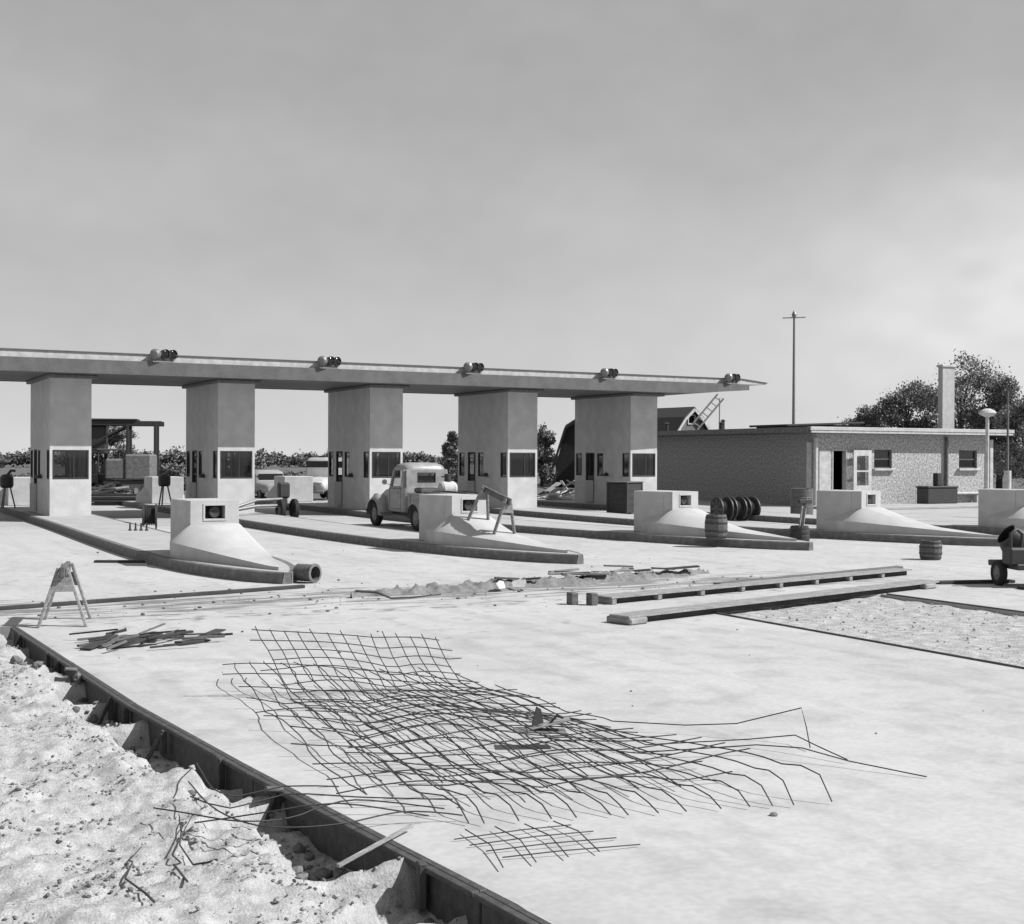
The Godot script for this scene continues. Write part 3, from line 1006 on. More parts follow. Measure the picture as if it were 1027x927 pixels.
func tree(label: String, at: Vector3, h: float, w: float, sd: int, group: String, low := 0.28, leaf := 0.085, called := "tree") -> void:
	var t := thing(called, label, "tree", at, 0.0, group)
	var r := RandomNumberGenerator.new()
	r.seed = sd
	var s := mb()
	var top := Vector3(r.randf_range(-0.3, 0.3), h * 0.75, r.randf_range(-0.3, 0.3))
	tube(s, [Vector3(0, -0.1, 0), Vector3(0.05, h * 0.25, 0.0), top * Vector3(0.6, 0.66, 0.6), top], h * 0.03, 8, h * 0.008)
	var blobs: Array = []
	for k in 11:
		var a := TAU * k / 11.0 * 2.4 + r.randf()
		var f := (k + 0.5) / 11.0
		var y := lerpf(h * low, h * 0.92, f)
		var rr := w * 0.5 * sin(PI * clampf(0.22 + 0.7 * f, 0, 1)) * r.randf_range(0.45, 0.85)
		var c := Vector3(cos(a) * rr, y, sin(a) * rr)
		blobs.append([c, Vector3(w * 0.22, h * 0.13, w * 0.22) * r.randf_range(0.8, 1.2)])
		tube(s, [Vector3(0, y * 0.55, 0), c * Vector3(0.5, 0.85, 0.5), c], h * 0.011, 5, h * 0.003)
	obj("trunk", s, M.bark, t)
	mesh_node("crown", crown_mesh(blobs, 1900, leaf, sd + 3, 0.15), M.leaf, t)

func build_trees() -> void:
	tree("tall dense tree right behind the office chimney", Vector3(66.3, 0, -61.0), 8.7, 8.0, 401, "trees behind the office", 0.2)
	tree("tree at the right edge behind the slim pole", Vector3(66.2, 0, -55.4), 6.8, 5.0, 402, "trees behind the office", 0.12)
	tree("small sparse tree at left of the chimney tree", Vector3(64.3, 0, -67.6), 5.6, 4.0, 403, "trees behind the office", 0.3)
	tree("loose tree between the small tree and the chimney", Vector3(65.0, 0, -64.5), 7.4, 4.6, 404, "trees behind the office", 0.3)
	tree("tree right of the chimney, darker and lower", Vector3(66.8, 0, -58.2), 7.4, 4.6, 408, "trees behind the office", 0.2)
	tree("dark round tree left of the barn", Vector3(46.6, 0, -82.3), 4.3, 2.2, 405, "trees seen between the booths", 0.15)
	tree("slender dark tree at left side of fourth booth", Vector3(41.3, 0, -86.5), 4.0, 1.2, 406, "trees seen between the booths", 0.12)
	tree("dark tree behind the steel frame at left", Vector3(17.0, 0, -90.0), 4.4, 4.6, 407, "trees seen between the booths", 0.15)
	for k in 5:
		tree("dark hedge bush between first and second booths", Vector3(18.0 + k * 1.7, 0, -84.0 + (k % 2) * 1.5), 2.3, 3.2, 410 + k, "hedge bushes behind the first lane", 0.1, 0.1, "hedge_bush")
	# far wood and scrub, each one mass
	var r := RandomNumberGenerator.new()
	r.seed = 9
	var bl: Array = []
	for k in 190:
		var x := -60.0 + k * 1.75 + r.randf() * 2.0
		var h := r.randf_range(2.3, 3.1) + (0.6 if r.randf() < 0.12 else 0.0)
		bl.append([Vector3(x, h * 0.48, -238.0 + 0.02 * x + r.randf_range(-4, 4)), Vector3(2.2, h * 0.46, 2.0)])
	var fw := mesh_node("distant_wood", crown_mesh(bl, 520, 0.3, 11, 0.11), M.leaf)
	tag(fw, "low dark belt of woodland on the horizon", "woodland")
	fw.set_meta("kind", "stuff")
	bl = []
	for k in 120:
		bl.append([Vector3(-30.0 + k * 1.3 + r.randf(), 0.3, -r.randf_range(96.0, 118.0)), Vector3(1.1, 0.32, 0.8)])
	var sc := mesh_node("scrub", crown_mesh(bl, 104, 0.16, 12, 0.09), M.leaf)
	tag(sc, "low weedy scrub growing in the field behind the plaza", "scrub")
	sc.set_meta("kind", "stuff")

# ---------------------------------------------------------------- vehicles
func wheel(parent: Node3D, at: Vector3, r: float, w: float, sx: float) -> void:
	var b := Basis(Vector3.FORWARD, PI * 0.5 * sx)
	var s := mb()
	lathe(s, [Vector2(r * 0.58, -w * 0.45), Vector2(r * 0.9, -w * 0.5), Vector2(r, -w * 0.32), Vector2(r, w * 0.32), Vector2(r * 0.9, w * 0.5), Vector2(r * 0.58, w * 0.45)], at, b, 24)
	var o := obj("wheel", s, M.rubber, parent)
	s = mb()
	lathe(s, [Vector2(r * 0.6, -w * 0.3), Vector2(r * 0.6, w * 0.4), Vector2(r * 0.5, w * 0.3), Vector2(r * 0.3, w * 0.34), Vector2(r * 0.22, w * 0.48), Vector2(0, w * 0.5)], at, b, 20)
	obj("rim", s, M.metal_grey, o)

func fender(parent: Node3D, zc: float, sx: float, xi: float, xo: float, R: float, yc: float, m: Material, a0 := -0.15, a1 := PI + 0.15) -> void:
	var s := mb()
	var n := 16
	var mm := 6
	var cen := Vector3(sx * xi, yc, zc)
	for layer in 2:
		s.set_smooth_group(1 + layer)
		for i in n:
			for j in mm:
				var v: Array = []
				for k in [[0, 0], [1, 0], [1, 1], [0, 1]]:
					var a := lerpf(a0, a1, float(i + k[0]) / n)
					var f := float(j + k[1]) / mm
					var rr := R - 0.14 * pow(f, 3.0) - 0.015 * layer
					v.append(Vector3(sx * lerpf(xi, xo, sqrt(f) if layer == 0 else sqrt(f)), yc + sin(a) * rr, zc + cos(a) * rr * 1.12))
				quad_out(s, v[0], v[1], v[2], v[3], cen)
	obj("fender", s, m, parent)

func rrect(w: float, l: float, r: float, y: float, zc: float, n := 5) -> Array[Vector3]:
	var o: Array[Vector3] = []
	for c in [[1, 1, 0.0], [-1, 1, PI * 0.5], [-1, -1, PI], [1, -1, PI * 1.5]]:
		for k in n:
			var a: float = c[2] + PI * 0.5 * k / (n - 1)
			o.append(Vector3(c[0] * (w * 0.5 - r) + cos(a) * r, y, zc + c[1] * (l * 0.5 - r) + sin(a) * r))
	return o

func build_truck() -> void:
	# local: front towards -z, ground 0, centre between axles
	var t := thing("pickup_truck", "old rounded pickup truck parked in the lane, bed loaded with gear", "truck", Vector3(16.12, 0, -36.15))
	var zf := -1.6
	var zr := 1.6
	var s := mb()
	# cab lower body
	loft(s, [rrect(1.44, 1.22, 0.12, 0.5, 0.0), rrect(1.52, 1.3, 0.14, 0.62, 0.0), rrect(1.52, 1.3, 0.16, 1.18, 0.0), rrect(1.46, 1.26, 0.16, 1.27, 0.0)])
	# roof
	loft(s, [rrect(1.34, 1.1, 0.2, 1.76, 0.08), rrect(1.34, 1.08, 0.22, 1.83, 0.08), rrect(1.24, 0.98, 0.24, 1.92, 0.08), rrect(0.98, 0.74, 0.24, 1.985, 0.08), rrect(0.5, 0.34, 0.14, 2.005, 0.08)])
	# pillars
	for sx in [-1.0, 1.0]:
		bar(s, Vector3(sx * 0.68, 1.24, -0.52), Vector3(sx * 0.62, 1.78, -0.36), 0.07, 0.09, 0.01)
		bar(s, Vector3(sx * 0.68, 1.24, 0.5), Vector3(sx * 0.62, 1.78, 0.5), 0.1, 0.22, 0.01)
	wall(s, -0.66, 0.66, 1.24, 1.8, 0.05, [[-0.28, 0.28, 1.42, 1.68]], Vector3(0, 0, 0.6))
	obj("cab", s, M.truck_paint, t)
	s = mb()
	bx(s, Vector3(0, 1.55, 0.6), Vector3(0.55, 0.25, 0.01))
	var rw := obj("rear_window", s, M.glass, t)
	s = mb(); frame(s, -0.3, 0.3, 1.4, 1.7, 0.02, 0.07, Vector3(0, 0, 0.6)); obj("seal", s, M.rubber, rw)
	s = mb()
	bx(s, Vector3(0, 1.52, -0.45), Vector3(1.24, 0.5, 0.01), 0.0, Basis(Vector3.RIGHT, 0.28))
	obj("windscreen", s, M.glass, t)
	s = mb(); bx(s, Vector3(0, 1.35, 0.35), Vector3(1.2, 0.5, 0.16), 0.04); obj("seat", s, M.truck_dark, t)
	for sx in [-1.0, 1.0]:
		s = mb(); frame(s, -0.44, 0.42, 0.6, 1.22, 0.012, 0.02, Vector3(sx * 0.757, 0, 0), Basis(Vector3(0, 0, 1), Vector3.UP, Vector3(-1, 0, 0)))
		var d := obj("door", s, M.truck_dark, t)
		s = mb(); tube(s, [Vector3(sx * 0.775, 1.08, 0.3), Vector3(sx * 0.775, 1.08, 0.16)], 0.015, 6); obj("handle", s, M.metal_grey, d)
		s = mb(); bar(s, Vector3(sx * 0.7, 1.3, -0.5), Vector3(sx * 0.86, 1.36, -0.55), 0.02, 0.02)
		lathe(s, [Vector2(0.0, -0.02), Vector2(0.08, -0.015), Vector2(0.085, 0.015), Vector2(0, 0.025)], Vector3(sx * 0.89, 1.4, -0.55), Basis(Vector3.RIGHT, PI * 0.5), 14)
		obj("mirror", s, M.white_trim, t)
	# hood
	s = mb()
	var rings: Array = []
	for q in [[-0.6, 1.3, 0.72, 1.26], [-1.1, 1.16, 0.7, 1.24], [-1.6, 0.98, 0.66, 1.18], [-1.95, 0.84, 0.62, 1.08], [-2.08, 0.72, 0.58, 0.96]]:
		var ring: Array[Vector3] = []
		for k in 16:
			var a := TAU * k / 16.0
			var cx := signf(cos(a)) * pow(absf(cos(a)), 0.6)
			var sy := signf(sin(a)) * pow(absf(sin(a)), 0.6)
			ring.append(Vector3(cx * q[1] * 0.5, q[2] + 0.0 + (sy * 0.5 + 0.5) * (q[3] - q[2] + 0.0) - (0.12 if sy < 0.0 else 0.0), q[0]))
		rings.append(ring)
	loft(s, rings)
	obj("hood", s, M.truck_paint, t)
	s = mb()
	for k in 6: bx(s, Vector3(0, 0.62 + k * 0.06, -2.1), Vector3(0.62, 0.025, 0.05), 0.006)
	obj("grille", s, M.metal_grey, t)
	for sx in [-1.0, 1.0]:
		s = mb(); lathe(s, [Vector2(0, -0.12), Vector2(0.08, -0.1), Vector2(0.11, 0.0), Vector2(0.1, 0.04), Vector2(0, 0.07)], Vector3(sx * 0.56, 0.9, -2.0), Basis(Vector3.RIGHT, -PI * 0.5), 16); obj("headlight", s, M.metal_grey, t)
		fender(t, zf, sx, 0.42, 0.86, 0.56, 0.42, M.truck_paint)
		fender(t, zr, sx, 0.6, 0.88, 0.52, 0.42, M.truck_paint)
		wheel(t, Vector3(sx * 0.72, 0.37, zf), 0.37, 0.19, sx)
		wheel(t, Vector3(sx * 0.72, 0.37, zr), 0.37, 0.19, sx)
		s = mb(); bx(s, Vector3(sx * 0.76, 0.42, 0.02), Vector3(0.22, 0.04, 2.0), 0.01); obj("running_board", s, M.truck_dark, t)
	s = mb(); bx(s, Vector3(0, 0.5, -2.32), Vector3(1.6, 0.16, 0.06), 0.02); obj("bumper", s, M.metal_grey, t)
	s = mb()
	for sx in [-1.0, 1.0]: bx(s, Vector3(sx * 0.38, 0.48, 0.15), Vector3(0.09, 0.14, 4.6), 0.01)
	bx(s, Vector3(0, 0.37, zr), Vector3(1.3, 0.1, 0.1), 0.02); bx(s, Vector3(0, 0.37, zf), Vector3(1.3, 0.1, 0.1), 0.02)
	obj("chassis", s, M.truck_dark, t)
	# bed
	s = mb(); bx(s, Vector3(0, 0.66, 1.72), Vector3(1.26, 0.06, 2.0), 0.01); obj("bed_floor", s, M.wood_dark, t)
	for sx in [-1.0, 1.0]:
		s = mb(); bx(s, Vector3(sx * 0.64, 0.85, 1.72), Vector3(0.05, 0.42, 2.04), 0.012); tube(s, [Vector3(sx * 0.66, 1.07, 0.72), Vector3(sx * 0.66, 1.07, 2.72)], 0.03, 8)
		for z in [0.9, 1.7, 2.5]: bx(s, Vector3(sx * 0.675, 0.86, z), Vector3(0.03, 0.4, 0.06), 0.006)
		obj("bed_side", s, M.truck_paint, t)
	s = mb(); bx(s, Vector3(0, 0.85, 2.75), Vector3(1.26, 0.4, 0.05), 0.012); obj("tailgate", s, M.truck_paint, t)
	s = mb(); bx(s, Vector3(0, 0.9, 0.74), Vector3(1.22, 0.46, 0.04), 0.01); obj("headboard", s, M.truck_paint, t)
	# loads: things of their own
	var at := t.position
	var b := thing("tool_crate", "grey slatted crate in the pickup bed behind the cab", "crate", at + Vector3(-0.25, 0.69, 1.2))
	for k in 4:
		s = mb(); bx(s, Vector3(0, 0.07 + k * 0.14, 0.26), Vector3(0.6, 0.12, 0.02), 0.004); obj("slat", s, M.wood, b)
		s = mb(); bx(s, Vector3(-0.29, 0.07 + k * 0.14, 0), Vector3(0.02, 0.12, 0.5), 0.004); obj("slat", s, M.wood, b)
	s = mb(); bx(s, Vector3(0.01, 0.29, 0), Vector3(0.54, 0.56, 0.48), 0.01); obj("box", s, M.wood_dark, b)
	var p := thing("pump_engine", "small dark engine with pale tank standing in the pickup bed", "engine", at + Vector3(0.1, 0.69, 1.9))
	s = mb(); bx(s, Vector3(0, 0.2, 0), Vector3(0.5, 0.4, 0.5), 0.03); obj("base", s, M.truck_dark, p)
	s = mb(); lathe(s, [Vector2(0, -0.25), Vector2(0.18, -0.24), Vector2(0.22, -0.18), Vector2(0.22, 0.18), Vector2(0.18, 0.24), Vector2(0, 0.25)], Vector3(0, 0.55, 0), Basis(Vector3.FORWARD, PI * 0.5), 16); obj("tank", s, M.canvas, p)
	s = mb(); lathe(s, [Vector2(0.0, 0), Vector2(0.1, 0), Vector2(0.1, 0.22), Vector2(0.0, 0.24)], Vector3(0, 0.76, 0), Basis(), 12); bar(s, Vector3(-0.2, 0.9, 0), Vector3(0.22, 0.94, 0.05), 0.04, 0.04); obj("air_filter", s, M.steel_dark, p)
	for k in 4:
		s = mb()
		tube(s, [Vector3(0, 0, 0), Vector3(0.05 * k, 0.02, 1.0), Vector3(0.02, 0.0, 2.2)], 0.03, 7)
		var o := obj("pipe", s, M.wood_pale if k % 2 == 0 else M.steel_dark)
		o.position = at + Vector3(-0.4 + k * 0.24, 1.12 + 0.025 * (k % 2), 1.45)
		tag(o, ["pale pole lying over the pickup tailgate at the left side", "dark pipe over the pickup tailgate, left of centre", "pale pole over the pickup tailgate, right of centre", "dark pipe over the pickup tailgate at the right side"][k], "pipe", "poles and pipes over the tailgate")

func car(called: String, label: String, at: Vector3, turn: float, van: bool) -> void:
	var t := thing(called, label, "car" if not van else "van", at, turn)
	var s := mb()
	var lo: Array
	if van: lo = [[-2.2, 0.5, 1.5, 0.9], [-2.0, 0.42, 1.7, 1.05], [-1.2, 0.4, 1.8, 1.15], [2.0, 0.4, 1.8, 1.15], [2.2, 0.5, 1.7, 1.05]]
	else: lo = [[-2.35, 0.45, 1.4, 0.82], [-2.2, 0.36, 1.66, 0.92], [-0.8, 0.33, 1.78, 0.98], [1.2, 0.33, 1.78, 0.96], [2.1, 0.36, 1.66, 0.86], [2.35, 0.45, 1.4, 0.74]]
	var rings: Array = []
	for q in lo:
		var ring: Array[Vector3] = []
		for k in 16:
			var a := TAU * k / 16.0
			var cx := signf(cos(a)) * pow(absf(cos(a)), 0.55)
			var sy := signf(sin(a)) * pow(absf(sin(a)), 0.55)
			ring.append(Vector3(cx * q[2] * 0.5, lerpf(q[1], q[3], sy * 0.5 + 0.5), q[0]))
		rings.append(ring)
	loft(s, rings)
	obj("body", s, M.truck_paint if not van else M.white_trim, t)
	s = mb()
	var ht := 1.5 if not van else 2.1
	var z0 := -0.75 if not van else -1.2
	var z1 := 1.35 if not van else 2.15
	loft(s, [rrect(1.6, z1 - z0, 0.2, 0.9, (z0 + z1) * 0.5), rrect(1.4, (z1 - z0) * (0.72 if not van else 0.94), 0.25, ht - 0.1, (z0 + z1) * 0.5 + 0.05), rrect(1.1, (z1 - z0) * (0.5 if not van else 0.85), 0.25, ht, (z0 + z1) * 0.5 + 0.05)])
	var cb := obj("cabin", s, M.truck_paint if not van else M.white_trim, t)
	s = mb(); bx(s, Vector3(0, ht - 0.33, z0 + (0.16 if not van else 0.02)), Vector3(1.2, 0.32, 0.03), 0.0, Basis(Vector3.RIGHT, 0.45 if not van else 0.1)); obj("windscreen", s, M.lens, cb)
	for sx in [-1.0, 1.0]:
		s = mb(); bx(s, Vector3(sx * 0.765, ht - 0.33, 0.1), Vector3(0.03, 0.28, 1.1), 0.0, Basis(Vector3.FORWARD, -sx * 0.2 if not van else -sx * 0.09)); obj("side_window", s, M.lens, cb)
		s = mb(); lathe(s, [Vector2(0, -0.06), Vector2(0.1, -0.04), Vector2(0.1, 0.03), Vector2(0, 0.06)], Vector3(sx * 0.62, 0.72, -2.26), Basis(Vector3.RIGHT, -PI * 0.5), 14); obj("headlight", s, M.canvas, t)
		for z in [-1.45, 1.4]: wheel(t, Vector3(sx * 0.76, 0.34, z), 0.34, 0.18, sx)
	s = mb()
	for k in 4: bx(s, Vector3(0, 0.5 + k * 0.07, -2.36), Vector3(0.9, 0.03, 0.06), 0.006)
	obj("grille", s, M.metal_grey, t)
	s = mb(); bx(s, Vector3(0, 0.42, -2.42), Vector3(1.7, 0.12, 0.08), 0.02); obj("bumper", s, M.metal_grey, t)

# ---------------------------------------------------------------- site objects
func sawhorse(label: String, at: Vector3, basis: Basis, L: float, H: float, spread: float, gusset: bool) -> void:
	var t := thing("sawhorse", label, "sawhorse", at, 0.0, "wooden sawhorses")
	t.basis = basis
	var s := mb()
	bx(s, Vector3(0, H - 0.05, 0), Vector3(0.06, 0.14, L), 0.008)
	obj("beam", s, M.wood, t)
	for z in [-1.0, 1.0]:
		for x in [-1.0, 1.0]:
			s = mb()
			bar(s, Vector3(x * spread * 0.5, 0.0, z * (L * 0.5 - 0.05)), Vector3(x * 0.055, H, z * (L * 0.5 - 0.12)), 0.09, 0.035, 0.005)
			obj("leg", s, M.wood_pale, t)
		s = mb()
		if gusset:
			prism(s, [Vector2(-0.1, H - 0.12), Vector2(0.1, H - 0.12), Vector2(spread * 0.24, H * 0.6), Vector2(-spread * 0.24, H * 0.6)], z * (L * 0.5 - 0.06) - 0.012, z * (L * 0.5 - 0.06) + 0.012)
		else:
			bx(s, Vector3(0, H * 0.55, z * (L * 0.5 - 0.06)), Vector3(spread * 0.5, 0.08, 0.025), 0.004)
		obj("brace", s, M.wood_pale if gusset else M.wood, t)

func keg(called: String, label: String, at: Vector3, r: float, h: float, m: Material, open := true) -> Node3D:
	var t := thing(called, label, "keg", at, 0.0)
	var n := 14
	for k in n:
		var s := mb()
		var a := TAU * k / n
		var rings: Array = []
		for q in [[0.0, 0.86], [0.25, 0.97], [0.5, 1.0], [0.75, 0.97], [1.0, 0.86]]:
			var ring: Array[Vector3] = []
			var w := TAU / n * 0.485
			for p in [[-w, 0.0], [w, 0.0], [w, 0.03], [-w, 0.03]]:
				var rr: float = r * q[1] - p[1]
				ring.append(Vector3(cos(a + p[0]) * rr, q[0] * h, sin(a + p[0]) * rr))
			rings.append(ring)
		loft(s, rings, true, false)
		obj("stave", s, m, t)
	for y in [0.12, 0.34, 0.66, 0.88]:
		var s := mb()
		var f: float = 0.86 + 0.14 * (1.0 - pow(absf(y - 0.5) * 2.0, 1.8))
		lathe(s, [Vector2(r * f, y * h - 0.02), Vector2(r * f + 0.008, y * h - 0.018), Vector2(r * f + 0.008, y * h + 0.018), Vector2(r * f, y * h + 0.02)], Vector3.ZERO, Basis(), 24)
		obj("hoop", s, M.steel_dark, t)
	var s := mb()
	lathe(s, [Vector2(0, 0), Vector2(r * 0.8, 0.0)], Vector3(0, h * (0.1 if open else 0.96), 0), Basis(), 20)
	obj("head", s, m, t)
	return t

func reel(called: String, label: String, at: Vector3, b: Basis, r: float, w: float, group: String) -> Node3D:
	var t := thing(called, label, "cable reel", at, 0.0, group)
	t.basis = b
	# axis along local x
	var bb := Basis(Vector3.FORWARD, PI * 0.5)
	for sx in [-1.0, 1.0]:
		var s := mb()
		lathe(s, [Vector2(0.04, -0.02), Vector2(r, -0.02), Vector2(r, 0.02), Vector2(0.04, 0.02)], Vector3(sx * w * 0.5, 0, 0), bb, 28)
		var f := obj("flange", s, M.wood_dark, t)
		s = mb()
		lathe(s, [Vector2(r - 0.001, -0.026), Vector2(r + 0.008, -0.024), Vector2(r + 0.008, 0.024), Vector2(r - 0.001, 0.026)], Vector3(sx * w * 0.5, 0, 0), bb, 28)
		obj("rim_band", s, M.steel_dark, f)
		s = mb()
		for k in 4: bx(s, Vector3(sx * (w * 0.5 + 0.028), 0, 0), Vector3(0.014, 0.06, r * 1.7), 0.003, Basis(Vector3.RIGHT, PI * k / 4.0))
		obj("spoke_board", s, M.wood, f)
	var s := mb()
	lathe(s, [Vector2(r * 0.55, -w * 0.48), Vector2(r * 0.55, w * 0.48)], Vector3.ZERO, bb, 24)
	obj("drum", s, M.wood_dark, t)
	for k in 7:
		s = mb()
		var x := -w * 0.42 + k * w * 0.14
		lathe(s, [Vector2(r * 0.55, x - w * 0.065), Vector2(r * 0.66, x - w * 0.05), Vector2(r * 0.68, x), Vector2(r * 0.66, x + w * 0.05), Vector2(r * 0.55, x + w * 0.065)], Vector3.ZERO, bb, 22)
		obj("cable_turn", s, M.rubber, t)
	return t

func board(called: String, label: String, cat: String, a: Vector3, b: Vector3, w: float, h: float, m: Material, group := "") -> MeshInstance3D:
	var s := mb()
	var c := (a + b) * 0.5
	bar(s, a - c, b - c, w, h, minf(w, h) * 0.08)
	var o := obj(called, s, m)
	o.position = c
	tag(o, label, cat, group)
	return o

func wire_pts(f: Callable, n: int) -> Array:
	var p: Array = []
	for i in n + 1: p.append(f.call(float(i) / n))
	return p

func build_mesh() -> void:
	var wn := fnoise(51, 0.55, 2)
	var wj := fnoise(52, 2.2, 2)
	var R := 0.0048
	# sheet lying flat, long wires running with the slab edge
	var FL := Vector3(3.52, 0, -12.2); var FR := Vector3(5.45, 0, -10.5)
	var NL := Vector3(3.0, 0, -7.6); var NR := Vector3(5.5, 0, -6.9)
	var B := func(u: float, v: float) -> Vector3:
		var p := FL.lerp(FR, u).lerp(NL.lerp(NR, u), v)
		p.x += 0.16 * sin(v * PI) * (u - 0.3)
		var y := 0.03 + 0.15 * absf(wn.get_noise_2d(p.x * 0.7, p.z * 0.5)) + 0.07 * pow(1.0 - v, 4.0)
		return p + Vector3(0.05 * wj.get_noise_2d(p.x * 0.5, p.z * 0.5), y, 0.05 * wj.get_noise_2d(p.z * 0.5, p.x * 0.5 + 9.0))
	var t := thing("reinforcing_mesh", "tangled flat sheet of steel mesh with long wires trailing right", "steel mesh", Vector3.ZERO, 0.0, "sheets of reinforcing mesh on the slab")
	rng.seed = 500
	for k in 16:
		var u := k / 15.0
		var v0 := -rng.randf_range(0.0, 0.12)
		var v1 := 1.0 + rng.randf_range(-0.05, 0.06)
		var s := mb()
		var pts: Array = []
		if k == 15:
			pts = wire_pts(func(q): return B.call(u, q * 0.5), 14)
			pts.append_array([Vector3(6.05, 0.07, -8.35), Vector3(6.3, 0.12, -8.02), Vector3(6.66, 0.27, -7.68), Vector3(6.64, 0.14, -7.6), Vector3(6.52, 0.03, -7.42)])
		elif k == 13:
			pts = wire_pts(func(q): return B.call(u, lerpf(v0, 0.78, q)), 20)
			pts.append_array([Vector3(6.08, 0.08, -7.5), Vector3(6.25, 0.1, -7.2), Vector3(6.42, 0.05, -6.9), Vector3(6.68, 0.015, -6.42)])
		elif k == 14:
			pts = wire_pts(func(q): return B.call(u, lerpf(v0, 0.72, q)), 20)
			pts.append_array([Vector3(6.2, 0.06, -7.75), Vector3(6.4, 0.13, -7.45), Vector3(6.45, 0.08, -7.25), Vector3(6.5, 0.03, -7.0)])
		else: pts = wire_pts(func(q): return B.call(u, lerpf(v0, v1, q)), 28)
		tube(s, pts, R, 5)
		obj("wire", s, M.wire, t)
	for k in 11:
		var v := k / 10.0
		var u0 := -rng.randf_range(0.0, 0.07)
		var u1 := 1.0 + rng.randf_range(-0.08, 0.01)
		var s := mb()
		tube(s, wire_pts(func(q): return B.call(lerpf(u0, u1, q), v) + Vector3(0, 0.011, 0), 24), R, 5)
		obj("wire", s, M.wire, t)
	# sheet curling up at its far end
	var AL := Vector3(3.7, 0, -11.2); var AR := Vector3(5.35, 0, -10.85)
	var BLn := Vector3(3.25, 0, -6.95); var BRn := Vector3(5.55, 0, -6.3)
	var A := func(u: float, l: float) -> Vector3:
		# l in metres along the sheet; the first 0.85 m stands up
		var tot := 5.35
		var y := 0.04 + 0.2 * absf(wn.get_noise_2d(u * 1.2 + 20.0, l * 0.45)) + 0.05 * smoothstep(4.4, 5.1, l)
		var v := 0.0
		var lean := 0.0
		if l < 0.95:
			var q := (0.95 - l) / 0.95
			y += 0.5 * pow(q, 1.4) * (1.14 - 0.3 * u)
			lean = 0.42 * q
			v = -0.012 * q
		else:
			v = (l - 0.95) / (tot - 0.95)
		var p := AL.lerp(AR, u).lerp(BLn.lerp(BRn, u), v)
		return p + Vector3(-0.24 * lean / 0.42 + 0.04 * wj.get_noise_2d(u * 0.8, l * 0.4), y, -0.2 * lean)
	t = thing("reinforcing_mesh", "sheet of steel mesh whose far edge curls up like a fence", "steel mesh", Vector3.ZERO, 0.0, "sheets of reinforcing mesh on the slab")
	for k in 14:
		var u := k / 13.0
		var l0 := -rng.randf_range(0.0, 0.1)
		var s := mb()
		var pts := wire_pts(func(q): return A.call(u, lerpf(l0, 5.1, q)), 30)
		var e: Vector3 = pts[pts.size() - 1]
		var dx := rng.randf_range(0.02, 0.14)
		pts.append(e + Vector3(dx * 0.4, 0.01, 0.12)); pts.append(e + Vector3(dx * 0.8, -0.03, 0.24)); pts.append(Vector3(e.x + dx * 0.9, 0.02, e.z + 0.34))
		tube(s, pts, R, 5)
		obj("wire", s, M.wire, t)
	for k in 18:
		var l := 0.02 + k * 0.315 - 0.165 * minf(k, 4)
		var u0 := -rng.randf_range(0.0, 0.09)
		var u1 := 1.0 + rng.randf_range(0.0, 0.1)
		var s := mb()
		tube(s, wire_pts(func(q): return A.call(lerpf(u0, u1, q), l) + Vector3(0, 0.012, 0), 16), R, 5)
		obj("wire", s, M.wire, t)
	# small offcut near the edge
	t = thing("reinforcing_mesh", "small offcut of steel mesh lying flat near the formwork", "steel mesh", Vector3(3.6, 0, -6.35), 0.0, "sheets of reinforcing mesh on the slab")
	for k in 4:
		var s := mb()
		tube(s, [Vector3(-0.42 + k * 0.03, 0.015, -0.26 + k * 0.14), Vector3(0.0, 0.03, -0.2 + k * 0.15), Vector3(0.32 + k * 0.05, 0.015, -0.2 + k * 0.17)], R * 0.8, 5)
		obj("wire", s, M.wire, t)
	for k in 4:
		var s := mb()
		tube(s, [Vector3(-0.3 + k * 0.18, 0.03, -0.36 + k * 0.03), Vector3(-0.32 + k * 0.19, 0.04, 0.0), Vector3(-0.42 + k * 0.2, 0.025, 0.34)], R * 0.8, 5)
		obj("wire", s, M.wire, t)
	# loose wires looping over the trench
	t = thing("wire_bundle", "loose bundle of bent steel wires looping over the trench", "steel wire", Vector3.ZERO)
	for w in [[[2.95, 0.06, -7.85], [2.61, 0.08, -7.95], [2.3, 0.04, -7.98], [2.19, 0.08, -8.05], [2.22, 0.12, -8.56], [2.3, 0.06, -8.9]],
			[[3.4, 0.04, -6.95], [3.08, 0.08, -7.06], [2.64, 0.06, -7.05], [2.23, 0.08, -7.13], [2.06, 0.1, -7.54], [2.06, 0.12, -8.18]],
			[[3.35, 0.05, -7.1], [2.83, 0.1, -7.39], [2.5, 0.05, -7.35], [2.13, 0.1, -7.22], [1.9, 0.05, -7.77], [1.8, 0.03, -8.0]],
			[[3.5, 0.04, -7.3], [2.98, 0.07, -7.5], [2.55, 0.09, -7.72], [2.2, 0.05, -7.7], [2.0, 0.1, -7.9]],
			[[3.2, 0.05, -7.0], [2.7, 0.14, -7.2], [2.35, 0.12, -7.28], [2.1, 0.05, -7.5], [1.95, 0.02, -7.6]]]:
		var s := mb()
		var cv := Curve3D.new()
		for i in w.size():
			var p := Vector3(w[i][0], w[i][1], w[i][2])
			var a := Vector3(w[max(i - 1, 0)][0], w[max(i - 1, 0)][1], w[max(i - 1, 0)][2])
			var b := Vector3(w[min(i + 1, w.size() - 1)][0], w[min(i + 1, w.size() - 1)][1], w[min(i + 1, w.size() - 1)][2])
			cv.add_point(p, (a - b) / 6.0, (b - a) / 6.0)
		var pts: Array = []
		for k in 25: pts.append(cv.sample_baked(cv.get_baked_length() * k / 24.0))
		tube(s, pts, R, 5)
		obj("wire", s, M.wire, t)
	var st := mb()
	bar(st, Vector3(0, 0, 0), Vector3(-0.62, -0.03, 0.42), 0.018, 0.018)
